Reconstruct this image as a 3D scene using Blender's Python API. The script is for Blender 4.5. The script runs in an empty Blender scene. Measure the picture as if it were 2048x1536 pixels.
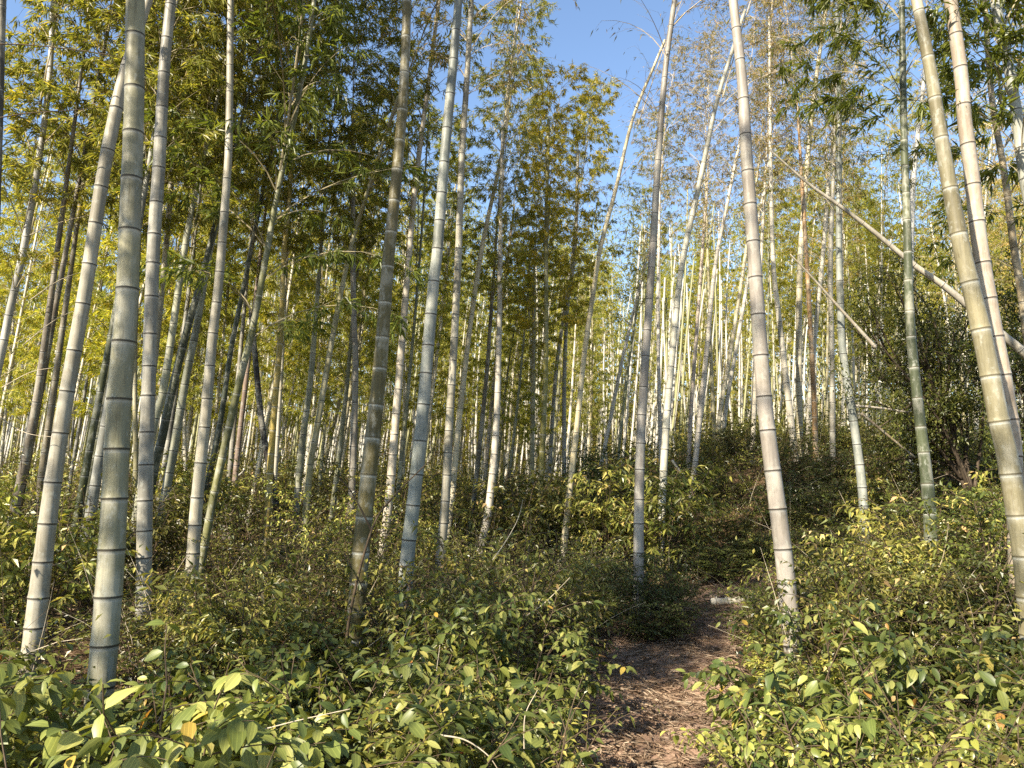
import bpy, math, random
import numpy as np
from mathutils import Vector, Matrix, Quaternion

# ------------------------------------------------------------------ camera, light, sky
SC = bpy.context.scene
COL = SC.collection
R = math.radians
PITCH = 8.0
CAM_Z = 1.45
FPX = 1490.0                       # focal length in pixels of the 2048 px wide photograph
cam_d = bpy.data.cameras.new('camera')
cam_d.sensor_width = 36.0
cam_d.lens = FPX / 2048.0 * 36.0
cam_d.clip_start = 0.05
cam_d.clip_end = 2000.0
cam = bpy.data.objects.new('camera', cam_d)
COL.objects.link(cam)
cam.location = (0, 0, CAM_Z)
cam.rotation_euler = (R(90 + PITCH), 0, 0)
SC.camera = cam

SUN_AZ, SUN_EL = 221.0, 37.0       # clockwise from the viewing direction; elevation
to_sun = Vector((math.sin(R(SUN_AZ)) * math.cos(R(SUN_EL)), math.cos(R(SUN_AZ)) * math.cos(R(SUN_EL)), math.sin(R(SUN_EL))))
sl = bpy.data.lights.new('sun', 'SUN')
sl.energy = 5.0
sl.angle = R(0.55)
sl.color = (1.0, 0.91, 0.76)
sun = bpy.data.objects.new('sun', sl)
COL.objects.link(sun)
sun.rotation_euler = to_sun.to_track_quat('Z', 'Y').to_euler()

W = bpy.data.worlds.new('World')
SC.world = W
W.use_nodes = True
nt = W.node_tree
sky = nt.nodes.new('ShaderNodeTexSky')
sky.sky_type = 'NISHITA'
sky.sun_disc = False
sky.sun_elevation = R(SUN_EL)
sky.sun_rotation = R(SUN_AZ)
sky.air_density = 1.0
sky.dust_density = 0.25
sky.ozone_density = 2.0
nt.links.new(sky.outputs[0], nt.nodes['Background'].inputs[0])
nt.nodes['Background'].inputs[1].default_value = 0.10
SC.view_settings.view_transform = 'Standard'
SC.view_settings.look = 'None'
SC.view_settings.exposure = 1.55
SC.view_settings.gamma = 1.0
SC.cycles.max_bounces = 5
SC.cycles.diffuse_bounces = 3
SC.cycles.glossy_bounces = 2
SC.cycles.transmission_bounces = 3
SC.cycles.use_denoising = False

rng = np.random.default_rng(7)

# ------------------------------------------------------------------ helpers
def smooth(a, b, v):
    t = np.clip((np.asarray(v, float) - a) / (b - a), 0, 1)
    return t * t * (3 - 2 * t)

PATH = [(-6, .2), (0, .3), (2, .48), (3.9, .68), (5.3, .95), (6.5, 1.2), (7.5, 1.7), (8.5, 2.5), (9.6, 3.7), (12, 7.0), (15, 12)]
PATH_Y = np.array([p[0] for p in PATH], float)
PATH_X = np.array([p[1] for p in PATH], float)
def path_x(y): return np.interp(y, PATH_Y, PATH_X)
def path_dist(x, y):
    return np.clip(np.asarray(y, float) - 9.2, 0, None) * 6 + np.abs(np.asarray(x) - path_x(y)) / np.sqrt(1 + (np.interp(np.asarray(y) + .3, PATH_Y, PATH_X) - path_x(y)) ** 2 / .09)

def ground_z(x, y):
    x = np.asarray(x, float); y = np.asarray(y, float)
    z = .062 * np.clip(y - 4.5, 0, None) * smooth(4.5, 9, y)
    z = z + 1.15 * smooth(8.5, 13, y) * smooth(1.6, 4.5, x)
    z = z + .35 * smooth(-1.0, -4, x) * smooth(3.0, 6, y)
    z = z + .30 * smooth(1.7, 3.2, x - .1 * y) * smooth(3, 5, y)
    z = z + 4.0 * smooth(40, 66, y) - .066 * np.clip(y - 70, 0, None)
    z = z + .05 * np.sin(x * 1.7 + 1) * np.cos(y * 1.3) + .03 * np.sin(x * 4.1 + y * 3.3)
    z = z - .05 * np.exp(-(path_dist(x, y) / .6) ** 2)
    return z

CP = np.array([0, 0, CAM_Z])
cp_, sp_ = math.cos(R(PITCH)), math.sin(R(PITCH))
def ray(px, py):
    a, b = px - 1024.0, 768.0 - py
    return np.array([a, FPX * cp_ - b * sp_, FPX * sp_ + b * cp_]) / FPX
def at(px, py, Y, k=0.0):
    """the point seen at a photograph pixel, on the plane y = Y + k*(z-1)"""
    d = ray(px, py)
    t = (Y + k * (CP[2] - 1)) / (d[1] - k * d[2])
    return CP + t * d
def on_ground(px, Y):
    x = (px - 1024.0) / FPX * Y / cp_
    return np.array([x, Y, float(ground_z(x, Y))])

def make_mesh(name, V, Fs, mats, attrs=None, fmat=None, smooth_=False, uv=None):
    """Fs: list of (n,3) or (n,4) index arrays"""
    me = bpy.data.meshes.new(name)
    V = np.ascontiguousarray(V, np.float32)
    me.vertices.add(len(V)); me.vertices.foreach_set('co', V.ravel())
    idx = np.concatenate([f.ravel() for f in Fs]).astype(np.int32)
    tot = np.concatenate([np.full(len(f), f.shape[1], np.int32) for f in Fs])
    st = np.concatenate([[0], np.cumsum(tot)[:-1]]).astype(np.int32)
    me.loops.add(len(idx)); me.loops.foreach_set('vertex_index', idx)
    me.polygons.add(len(tot)); me.polygons.foreach_set('loop_start', st)
    try: me.polygons.foreach_set('loop_total', tot)
    except Exception: pass
    for m in mats: me.materials.append(m)
    if fmat is not None: me.polygons.foreach_set('material_index', np.ascontiguousarray(fmat, np.int32))
    me.polygons.foreach_set('use_smooth', np.full(len(tot), bool(smooth_)))
    for k, a in (attrs or {}).items():
        t = me.attributes.new(k, 'FLOAT', 'POINT'); t.data.foreach_set('value', np.ascontiguousarray(a, np.float32))
    if uv is not None:
        t = me.attributes.new('luv', 'FLOAT_VECTOR', 'POINT')
        t.data.foreach_set('vector', np.ascontiguousarray(np.column_stack([uv, np.zeros(len(uv))]), np.float32).ravel())
    me.update(calc_edges=True)
    return me

class MB:
    """collects vertex / face arrays with per-vertex attributes and a material per face"""
    def __init__(s): s.V = []; s.Q = []; s.T = []; s.A = []; s.U = []; s.MQ = []; s.MT = []; s.n = 0
    def add(s, V, quads=None, tris=None, rnd=0.0, mat=0, uv=None):
        n = len(V)
        s.V.append(V); s.A.append(np.broadcast_to(np.asarray(rnd, float), (n,)).copy())
        s.U.append(uv if uv is not None else np.zeros((n, 2)))
        if quads is not None and len(quads): s.Q.append(quads + s.n); s.MQ.append(np.full(len(quads), mat))
        if tris is not None and len(tris): s.T.append(tris + s.n); s.MT.append(np.full(len(tris), mat))
        s.n += n
    def mesh(s, name, mats, smooth_=False):
        Fs = []; fm = []
        if s.Q: Fs.append(np.concatenate(s.Q)); fm.append(np.concatenate(s.MQ))
        if s.T: Fs.append(np.concatenate(s.T)); fm.append(np.concatenate(s.MT))
        return make_mesh(name, np.concatenate(s.V), Fs, mats, {'rnd': np.concatenate(s.A)}, np.concatenate(fm), smooth_, np.concatenate(s.U))

def frames(P):
    T = np.gradient(P, axis=0); T /= np.linalg.norm(T, axis=1, keepdims=True) + 1e-9
    ref = np.array([0, 1, 0.]) if abs(T[:, 1]).mean() < .8 else np.array([1., 0, 0])
    A = np.cross(T, ref); A /= np.linalg.norm(A, axis=1, keepdims=True) + 1e-9
    B = np.cross(T, A)
    return T, A, B

def tube(P, r, ns=6, cap=True):
    P = np.asarray(P, float); r = np.broadcast_to(np.asarray(r, float), (len(P),))
    T, A, B = frames(P)
    th = np.arange(ns) / ns * 2 * math.pi
    V = (P[:, None, :] + r[:, None, None] * (np.cos(th)[None, :, None] * A[:, None, :] + np.sin(th)[None, :, None] * B[:, None, :])).reshape(-1, 3)
    i = np.arange(len(P) - 1)[:, None]; j = np.arange(ns)[None, :]; j2 = (j + 1) % ns
    Q = np.stack(np.broadcast_arrays(i * ns + j2, i * ns + j, (i + 1) * ns + j, (i + 1) * ns + j2), -1).reshape(-1, 4)
    if cap:
        n = len(V); V = np.vstack([V, P[:1], P[-1:]])
        t1 = np.stack([j[0], j2[0], np.full(ns, n)], -1)
        b = (len(P) - 1) * ns
        t2 = np.stack([b + j2[0], b + j[0], np.full(ns, n + 1)], -1)
        return V, Q, np.vstack([t1, t2])
    return V, Q, np.zeros((0, 3), int)

def nrm(a): return a / (np.linalg.norm(a, axis=-1, keepdims=True) + 1e-9)

def slim_leaves(P, D, N, L, Wd):
    """bamboo leaf: a folded, pointed blade of two faces (base, side, tip, side)"""
    D = nrm(D); S = nrm(np.cross(D, N)); N2 = np.cross(S, D)
    L = L[:, None]; Wd = Wd[:, None]
    mid = P + D * L * .38
    V = np.stack([P, mid - S * Wd * .5 + N2 * Wd * .22, P + D * L - N2 * L * .12, mid + S * Wd * .5 + N2 * Wd * .22], 1).reshape(-1, 3)
    i = np.arange(len(P))[:, None] * 4
    T = np.concatenate([i + np.array([[0, 1, 2]]), i + np.array([[0, 2, 3]])])
    return V, T

def broad_leaves(P, D, N, L, Wd, bend=.22, fold=.18):
    """ovate leaf with a folded midrib, drooping tip and uv for its veins: 11 vertices"""
    D = nrm(D); S = nrm(np.cross(D, N)); N2 = np.cross(S, D)
    tv = np.array([0, .22, .22, .22, .5, .5, .5, .78, .78, .78, 1.0])
    tu = np.array([0, -.82, 0, .82, -1, 0, 1, -.62, 0, .62, 0])
    Ln = L[:, None, None]; Wn = Wd[:, None, None]
    b = np.asarray(bend); b = b[:, None, None] if b.ndim else b
    V = (P[:, None, :] + D[:, None, :] * Ln * tv[None, :, None] + S[:, None, :] * Wn * .5 * tu[None, :, None]
         + N2[:, None, :] * (np.abs(tu)[None, :, None] * Wn * fold - (tv ** 2)[None, :, None] * Ln * b)).reshape(-1, 3)
    i = np.arange(len(P))[:, None] * 11
    T = np.concatenate([i + np.array([t]) for t in ([0, 2, 1], [0, 3, 2], [7, 8, 10], [8, 9, 10])])
    Q = np.concatenate([i + np.array([q]) for q in ([1, 2, 5, 4], [2, 3, 6, 5], [4, 5, 8, 7], [5, 6, 9, 8])])
    uv = np.tile(np.column_stack([tu, tv]), (len(P), 1))
    return V, Q, T, uv

def add_obj(name, me, parent=None, loc=None, color=None):
    o = bpy.data.objects.new(name, me); COL.objects.link(o)
    if parent is not None: o.parent = parent
    if loc is not None: o.location = loc
    if color is not None: o.color = (*color, 1)
    return o
def tag(o, label=None, cat=None, group=None, kind=None):
    if label: o['label'] = label
    if cat: o['category'] = cat
    if group: o['group'] = group
    if kind: o['kind'] = kind
    return o
def thing(name, label, cat, loc=(0, 0, 0), group=None):
    o = bpy.data.objects.new(name, None); COL.objects.link(o)
    o.empty_display_size = .2
    o.location = loc
    return tag(o, label, cat, group)

# ------------------------------------------------------------------ materials
class NT:
    def __init__(s, name):
        s.m = bpy.data.materials.new(name); s.m.use_nodes = True
        s.t = s.m.node_tree; s.t.nodes.clear()
        s.out = s.t.nodes.new('ShaderNodeOutputMaterial')
    def n(s, typ, **kw):
        nd = s.t.nodes.new(typ)
        for k, v in kw.items(): setattr(nd, k, v)
        return nd
    def l(s, a, b): s.t.links.new(a, b)
    def attr(s, name): return s.n('ShaderNodeAttribute', attribute_name=name)
    def math(s, op, a, b=None, clamp=False):
        nd = s.n('ShaderNodeMath', operation=op, use_clamp=clamp)
        for i, v in enumerate((a, b)):
            if v is None: continue
            if isinstance(v, (int, float)): nd.inputs[i].default_value = v
            else: s.l(v, nd.inputs[i])
        return nd.outputs[0]
    def mix(s, f, a, b, mode='MIX'):
        nd = s.n('ShaderNodeMix', data_type='RGBA', blend_type=mode)
        for k, v in ((0, f), (6, a), (7, b)):
            if isinstance(v, (int, float)): nd.inputs[k].default_value = v
            elif isinstance(v, tuple): nd.inputs[k].default_value = (*v, 1)
            else: s.l(v, nd.inputs[k])
        return nd.outputs[2]
    def ramp(s, f, stops, interp='LINEAR'):
        nd = s.n('ShaderNodeValToRGB'); cr = nd.color_ramp; cr.interpolation = interp
        while len(cr.elements) > 1: cr.elements.remove(cr.elements[-1])
        for i, (p, c) in enumerate(stops):
            e = cr.elements[0] if i == 0 else cr.elements.new(p)
            e.position = p; e.color = (*c, 1) if isinstance(c, tuple) else (c, c, c, 1)
        s.l(f, nd.inputs[0]); return nd.outputs[0]
    def noise(s, vec, scale, detail=3, rough=.55):
        nd = s.n('ShaderNodeTexNoise'); nd.inputs['Scale'].default_value = scale
        nd.inputs['Detail'].default_value = detail; nd.inputs['Roughness'].default_value = rough
        s.l(vec, nd.inputs['Vector']); return nd.outputs[0]
    def mapping(s, vec, sc):
        nd = s.n('ShaderNodeMapping'); nd.inputs['Scale'].default_value = sc; s.l(vec, nd.inputs[0]); return nd.outputs[0]
    def principled(s, col, rough=.6, spec=.3, normal=None):
        p = s.n('ShaderNodeBsdfPrincipled')
        if isinstance(col, tuple): p.inputs['Base Color'].default_value = (*col, 1)
        else: s.l(col, p.inputs['Base Color'])
        if isinstance(rough, (int, float)): p.inputs['Roughness'].default_value = rough
        else: s.l(rough, p.inputs['Roughness'])
        p.inputs['Specular IOR Level'].default_value = spec
        if normal is not None: s.l(normal, p.inputs['Normal'])
        return p.outputs[0]
    def bump(s, h, strength=.3, dist=.01):
        b = s.n('ShaderNodeBump'); b.inputs['Strength'].default_value = strength; b.inputs['Distance'].default_value = dist
        s.l(h, b.inputs['Height']); return b.outputs[0]
    def done(s, sh): s.l(sh, s.out.inputs[0]); return s.m

def leaf_material(name, stops, rough=.45, trans=.35, spec=.35, veins=False, tboost=(1.25, 1.2, .5)):
    t = NT(name)
    base = t.ramp(t.attr('rnd').outputs['Fac'], stops)
    oi = t.n('ShaderNodeObjectInfo')
    col = t.mix(1.0, base, oi.outputs['Color'], 'MULTIPLY')
    if veins:
        u = t.n('ShaderNodeSeparateXYZ'); t.l(t.attr('luv').outputs['Vector'], u.inputs[0])
        au = t.math('ABSOLUTE', u.outputs[0])
        mid = t.math('LESS_THAN', au, .05)
        side = t.math('LESS_THAN', t.math('ABSOLUTE', t.math('SUBTRACT', au, .52)), .05)
        v = t.math('MULTIPLY', t.math('MAXIMUM', mid, side), .55)
        col = t.mix(v, col, t.mix(1.0, col, (1.7, 1.6, 1.5), 'MULTIPLY'))
    d = t.principled(col, rough, spec)
    tr = t.n('ShaderNodeBsdfTranslucent')
    t.l(t.mix(1.0, col, tboost, 'MULTIPLY'), tr.inputs[0])
    mx = t.n('ShaderNodeMixShader'); mx.inputs[0].default_value = trans
    t.l(d, mx.inputs[1]); t.l(tr.outputs[0], mx.inputs[2])
    return t.done(mx.outputs[0])

def culm_material(name, white_ring):
    t = NT(name)
    tc = t.n('ShaderNodeTexCoord')
    oi = t.n('ShaderNodeObjectInfo')
    vec = t.n('ShaderNodeVectorMath', operation='ADD'); t.l(tc.outputs['Object'], vec.inputs[0])
    cx = t.n('ShaderNodeCombineXYZ'); t.l(t.math('MULTIPLY', oi.outputs['Random'], 37.0), cx.inputs[0]); t.l(cx.outputs[0], vec.inputs[1])
    v = vec.outputs[0]
    streak = t.noise(t.mapping(v, (60, 60, 2.2)), 1.0, 4, .6)
    blotch = t.noise(t.mapping(v, (7, 7, 3.0)), 1.0, 5, .65)
    fine = t.noise(t.mapping(v, (110, 110, 26)), 1.0, 3, .6)
    c = t.mix(1.0, t.mix(1.0, oi.outputs['Color'], (.56, .55, .515), 'MULTIPLY'), t.ramp(streak, [(.25, .74), (.5, 1.0), (.75, 1.15)]), 'MULTIPLY')
    c = t.mix(t.math('MULTIPLY', t.ramp(blotch, [(.50, 0.), (.62, 1.)]), .55), c, t.mix(.6, c, (.50, .47, .38)))
    c = t.mix(t.math('MULTIPLY', t.ramp(blotch, [(.30, 1.), (.42, 0.)]), .55), c, t.mix(1.0, c, (.52, .50, .40), 'MULTIPLY'))
    c = t.mix(t.math('MULTIPLY', t.ramp(fine, [(.56, 0.), (.70, 1.)]), .22), c, t.mix(1.0, c, (.5, .47, .42), 'MULTIPLY'))
    c = t.mix(1.0, c, t.ramp(t.attr('tn').outputs['Fac'], [(0, (.70, .69, .66)), (.5, (.98, .98, .98)), (1, (1.22, 1.20, 1.16))]), 'MULTIPLY')
    lich = t.noise(t.mapping(v, (19, 19, 11)), 1.0, 6, .72)
    c = t.mix(t.math('MULTIPLY', t.ramp(lich, [(.56, 0.), (.63, 1.)]), .42), c, (.36, .36, .30))
    scar = t.noise(t.mapping(v, (120, 120, 3.5)), 1.0, 2, .5)
    c = t.mix(t.math('MULTIPLY', t.ramp(scar, [(.66, 0.), (.72, 1.)]), .5), c, t.mix(1.0, c, (.45, .36, .30), 'MULTIPLY'))
    pw = t.attr('pw').outputs['Fac']; nd = t.attr('nd').outputs['Fac']
    ragged = t.math('MULTIPLY', pw, t.ramp(fine, [(.3, .55), (.6, 1.)]))
    if white_ring:
        c = t.mix(t.math('MULTIPLY', ragged, .75), c, (.46, .45, .38))
        c = t.mix(t.math('MULTIPLY', nd, .75), c, (.10, .085, .05))
    else:
        c = t.mix(t.math('MULTIPLY', ragged, .45), c, (.42, .41, .37))
        c = t.mix(t.math('MULTIPLY', nd, .85), c, (.028, .023, .018))
    nb = t.bump(t.math('ADD', streak, t.math('MULTIPLY', fine, .5)), .22, .004)
    return t.done(t.principled(c, .5, .28, nb))

M = {}
M['bamboo_leaf'] = leaf_material('bamboo_leaf', [(0, (.085, .105, .020)), (.35, (.19, .205, .040)), (.7, (.31, .30, .062)), (.9, (.40, .36, .085)), (1, (.46, .35, .16))], .40, .48)
M['dry_leaf'] = leaf_material('dry_leaf', [(0, (.16, .165, .035)), (.4, (.27, .235, .06)), (.75, (.38, .27, .13)), (1, (.45, .33, .20))], .6, .3, .2)
M['broad_leaf'] = leaf_material('broad_leaf', [(0, (.028, .046, .017)), (.3, (.065, .088, .026)), (.65, (.135, .152, .042)), (.93, (.245, .245, .085)), (.97, (.27, .19, .04)), (1, (.26, .09, .04))], .42, .30, .34, True)
M['bush_leaf'] = leaf_material('bush_leaf', [(0, (.034, .050, .014)), (.4, (.095, .112, .026)), (.75, (.21, .205, .048)), (.90, (.31, .275, .08)), (1, (.36, .25, .14))], .35, .28, .4)
M['litter_leaf'] = leaf_material('litter_leaf', [(0, (.13, .083, .052)), (.35, (.23, .155, .10)), (.7, (.33, .24, .16)), (1, (.44, .34, .24))], .65, .1, .2)
M['culm_dark_node'] = culm_material('culm_dark_node', False)
M['culm_white_node'] = culm_material('culm_white_node', True)

def wood_material(name, a, b, sc=40):
    t = NT(name); tc = t.n('ShaderNodeTexCoord')
    n = t.noise(t.mapping(tc.outputs['Object'], (sc, sc, sc * .3)), 1.0, 4)
    return t.done(t.principled(t.ramp(n, [(.3, a), (.7, b)]), .8, .15, t.bump(n, .3, .004)))
M['twig'] = wood_material('twig', (.16, .135, .075), (.30, .25, .15))
M['pale_twig'] = wood_material('pale_twig', (.30, .25, .17), (.52, .44, .32))
M['stem'] = wood_material('stem', (.045, .032, .02), (.12, .085, .05))
M['bark'] = wood_material('bark', (.03, .022, .015), (.10, .075, .05), 18)

def ground_material():
    t = NT('forest_floor'); tc = t.n('ShaderNodeTexCoord'); v = tc.outputs['Object']
    a = t.noise(v, 1.3, 5); b = t.noise(v, 22, 5, .7); c = t.noise(v, 90, 3)
    col = t.ramp(b, [(.3, (.040, .026, .015)), (.5, (.10, .063, .035)), (.68, (.20, .13, .075)), (.8, (.30, .22, .14))])
    col = t.mix(t.ramp(a, [(.45, 0.), (.65, .6)]), col, t.mix(.5, col, (.05, .06, .02)))
    return t.done(t.principled(col, .92, .1, t.bump(t.math('ADD', b, t.math('MULTIPLY', c, .4)), .7, .03)))
M['forest_floor'] = ground_material()
def path_material():
    t = NT('trodden_earth'); tc = t.n('ShaderNodeTexCoord'); v = tc.outputs['Object']
    a = t.noise(v, 2.2, 5); b = t.noise(v, 30, 5, .7); c = t.noise(v, 130, 3, .7)
    col = t.ramp(a, [(.3, (.24, .150, .098)), (.55, (.36, .235, .160)), (.75, (.45, .32, .225))])
    col = t.mix(1.0, col, t.ramp(b, [(.3, .55), (.6, 1.1)]), 'MULTIPLY')
    col = t.mix(t.ramp(c, [(.66, 0.), (.72, 1.)]), col, (.40, .32, .24))
    return t.done(t.principled(col, .93, .1, t.bump(t.math('ADD', b, t.math('MULTIPLY', c, .35)), .6, .02)))
M['trodden_earth'] = path_material()

# ------------------------------------------------------------------ ground and path
def spaced(lo, hi, n, fine):
    s = np.linspace(-1, 1, n); v = np.sinh(s * fine) / math.sinh(fine)
    return np.where(v < 0, -lo * v * -1 * -1, hi * v) if False else np.where(v < 0, v * abs(lo), v * hi)
gx = spaced(-400, 400, 171, 5.2)
gy = np.concatenate([np.linspace(-60, -4, 12), np.linspace(-3, 16, 115), np.linspace(16.5, 48, 50), np.geomspace(50, 500, 34)])
X, Y = np.meshgrid(gx, gy)
V = np.stack([X, Y, ground_z(X, Y)], -1).reshape(-1, 3)
nx = len(gx)
ii, jj = np.meshgrid(np.arange(len(gy) - 1), np.arange(nx - 1), indexing='ij')
Q = np.stack([ii * nx + jj, ii * nx + jj + 1, (ii + 1) * nx + jj + 1, (ii + 1) * nx + jj], -1).reshape(-1, 4)
ground = add_obj('ground', make_mesh('ground', V, [Q], [M['forest_floor']], smooth_=True))
tag(ground, kind='structure')

ys = np.linspace(-2, 9.5, 140); us = np.linspace(-1, 1, 13)
pv = []
for i, y in enumerate(ys):
    tx = (np.interp(y + .3, PATH_Y, PATH_X) - path_x(y)) / .3
    nn = np.array([1, -tx]) / math.hypot(1, tx)
    for u in us:
        w = (.66 - .022 * max(y - 3, 0)) * (1 + .14 * math.sin(y * 3.1 + (1 if u > 0 else 4)) + .08 * math.sin(y * 9 + u))
        x2, y2 = path_x(y) + nn[0] * u * w, y + nn[1] * u * w
        pv.append((x2, y2, float(ground_z(x2, y2)) + .045 - .04 * abs(u) ** 6))
pv = np.array(pv); n_u = len(us)
ii, jj = np.meshgrid(np.arange(len(ys) - 1), np.arange(n_u - 1), indexing='ij')
Q = np.stack([ii * n_u + jj, ii * n_u + jj + 1, (ii + 1) * n_u + jj + 1, (ii + 1) * n_u + jj], -1).reshape(-1, 4)
tag(add_obj('path', make_mesh('path', pv, [Q], [M['trodden_earth']], smooth_=True)), kind='structure')

# ------------------------------------------------------------------ bamboo: culm and crown builders
def culm_mesh(name, P, rf, mat, ns=14, first=.13, inter=.27, seed=0):
    """one culm along the polyline P with swollen nodes; rf(s) = radius at arc length s"""
    P = np.asarray(P, float)
    seg = np.linalg.norm(np.diff(P, axis=0), axis=1); S = np.concatenate([[0], np.cumsum(seg)]); L = S[-1]
    rg = np.random.default_rng(seed)
    s, k, rows = .05, 0, [(0.0, 1.0, 0, 0)]; tone, cur = {}, rg.uniform(.2, .8)
    while s < L - .05:
        q = min(1.3, max(.45, rf(s) / .05))
        for d, f, nd, pw in ((-.045, .995, 0, 0), (-.019, 1.0, 0, .3), (-.0165, 1.0, 0, 1), (-.0068, 1.012, 0, 1), (-.0040, 1.05, 1, .4), (-.0005, 1.03, 1, 0), (.0024, 1.075, 1, 0), (.0060, 1.065, 0, 0), (.012, 1.02, 0, 0), (.030, 1.0, 0, 0)):
            rows.append((s + d * q, f, nd, pw))
        nxt = float(np.clip(rg.normal(.5, .24), 0, 1))
        rows = rows[:-4] + [(a_, b_, c_, d_) for a_, b_, c_, d_ in rows[-4:]]; tone[k] = (s, nxt)
        gap = inter * min(1.0, .45 + .085 * k) * (1 + .15 * min(1, k / 25.)) * rg.uniform(.85, 1.13)
        rows.append((s + gap * .5, .992, 0, 0))
        s += gap; k += 1
    rows.append((L, 1.0, 0, 0))
    rows = sorted(r for r in rows if 0 <= r[0] <= L)
    ss = np.array([r[0] for r in rows]); f = np.array([r[1] for r in rows])
    C = np.stack([np.interp(ss, S, P[:, i]) for i in range(3)], -1)
    Tn = np.stack([np.interp(ss, S, np.gradient(P[:, i], S)) for i in range(3)], -1); Tn = nrm(Tn)
    A = nrm(np.cross(Tn, np.array([0, 1, 0.]))); B = np.cross(Tn, A)
    rr = np.array([rf(v) for v in ss]) * f
    th = np.arange(ns) / ns * 2 * math.pi
    V = (C[:, None] + rr[:, None, None] * (np.cos(th)[None, :, None] * A[:, None] + np.sin(th)[None, :, None] * B[:, None])).reshape(-1, 3)
    i = np.arange(len(ss) - 1)[:, None]; j = np.arange(ns)[None]; j2 = (j + 1) % ns
    Q = np.stack(np.broadcast_arrays(i * ns + j2, i * ns + j, (i + 1) * ns + j, (i + 1) * ns + j2), -1).reshape(-1, 4)
    n = len(V); V = np.vstack([V, C[:1], C[-1:]]); b = (len(ss) - 1) * ns
    Tt = np.vstack([np.stack([j[0], j2[0], np.full(ns, n)], -1), np.stack([b + j2[0], b + j[0], np.full(ns, n + 1)], -1)])
    ns_ = np.array([v[0] for v in tone.values()]); nv_ = np.concatenate([[cur], [v[1] for v in tone.values()]])
    tn = nv_[np.searchsorted(ns_, ss, side='right')]
    at_ = {'tn': np.concatenate([np.repeat(tn, ns), [.5, .5]]), 'nd': np.concatenate([np.repeat([r[2] for r in rows], ns), [0, 0]]), 'pw': np.concatenate([np.repeat([r[3] for r in rows], ns), [0, 0]])}
    return make_mesh(name, V, [Q, Tt], [mat], at_, None, True)

def crown_mesh(name, seed, H=6.5, nodes=21, reach=1.25, ntw=8, nlf=15, leaf=.105, lmat='bamboo_leaf', rlo=0., rhi=1., tmat='twig', up=52, keep=1.0, top_r=.013):
    """the branched upper part of a culm: its slender nodding tip, a pair of branches at each node, twigs, leaves"""
    rg = np.random.default_rng(seed); mb = MB()
    t = np.linspace(0, 1, 14); nod = rg.uniform(.25, .6); na = rg.uniform(0, 6.28)
    ax = np.stack([nod * np.cos(na) * t ** 3, nod * np.sin(na) * t ** 3, H * (t - .05 * t ** 4)], -1)
    k = t >= .28
    V, Q, T = tube(ax[k], np.interp(t[k], [.28, 1], [top_r, .0025]), 6); mb.add(V, Q, T, 0, 0)
    LP, LD, LN, LL = [], [], [], []
    az = rg.uniform(0, 6.28)
    for i in range(nodes):
        u = (i + rg.uniform(-.2, .2)) / (nodes - 1); u = min(max(u, 0), .985)
        p0 = np.array([np.interp(u, t, ax[:, c]) for c in range(3)])
        az += math.pi + rg.uniform(-.45, .45)
        for b in range(2):
            if rg.random() > keep: continue
            a = az + (b - .5) * rg.uniform(.5, 1.0)
            L = reach * (.45 + .75 * math.sin(math.pi * min(1, .12 + .80 * u) ** .9)) * (1 - .45 * u) * rg.uniform(.65, 1.15) * (1 if b == 0 else .7)
            m = 7; el = np.radians(up + rg.uniform(-10, 12)) - np.linspace(0, 1, m) * rg.uniform(.7, 1.35)
            aa = a + np.linspace(0, 1, m) * rg.uniform(-.5, .5)
            d = np.stack([np.cos(el) * np.cos(aa), np.cos(el) * np.sin(aa), np.sin(el)], -1)
            bp = p0 + np.concatenate([np.zeros((1, 3)), np.cumsum(d[:-1] * L / (m - 1), 0)])
            V, Q, T = tube(bp, np.linspace(.0062, .0014, m) * (.7 + .4 * L), 3, False); mb.add(V, Q, None, 0, 0)
            n = max(2, int(ntw * (.5 + .5 * L / reach)))
            for w in range(n):
                s = .22 + .78 * (w + rg.random()) / n
                q = np.array([np.interp(s, np.linspace(0, 1, m), bp[:, c]) for c in range(3)])
                dd = d[min(m - 1, int(s * m))]
                ta = math.atan2(dd[1], dd[0]) + rg.choice([-1, 1]) * rg.uniform(.3, 1.2)
                te = math.asin(np.clip(dd[2], -1, 1)) * .6 + rg.uniform(-.45, .35)
                td = np.array([math.cos(te) * math.cos(ta), math.cos(te) * math.sin(ta), math.sin(te)])
                tl = rg.uniform(.16, .42) * (.75 + .3 * (1 - s))
                tp = np.stack([q, q + td * tl * .5, q + td * tl + np.array([0, 0, -.10 * tl])])
                V, Q, T = tube(tp, [.0016, .0012, .0007], 3, False); mb.add(V, Q, None, 0, 0)
                c = rg.poisson(nlf)
                if c == 0: continue
                x = rg.uniform(.45, 1.04, c)[:, None]
                lp = q + td * tl * x + np.array([0, 0, -.10 * tl]) * x ** 2 + rg.normal(0, .012, (c, 3))
                ld = td * .75 + rg.normal(0, .55, (c, 3)) + np.array([0, 0, -.55])
                LP.append(lp); LD.append(ld); LN.append(rg.normal(0, .45, (c, 3)) + np.array([0, 0, 1.])); LL.append(leaf * rg.uniform(.65, 1.2, c))
    LP, LD, LN, LL = map(np.concatenate, (LP, LD, LN, LL))
    V, T = slim_leaves(LP, LD, LN, LL, LL * rg.uniform(.13, .19, len(LL)))
    mb.add(V, None, T, np.repeat(rg.uniform(rlo, rhi, len(LL)), 4), 1)
    return mb.mesh(name, [M[tmat], M[lmat]])

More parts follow.
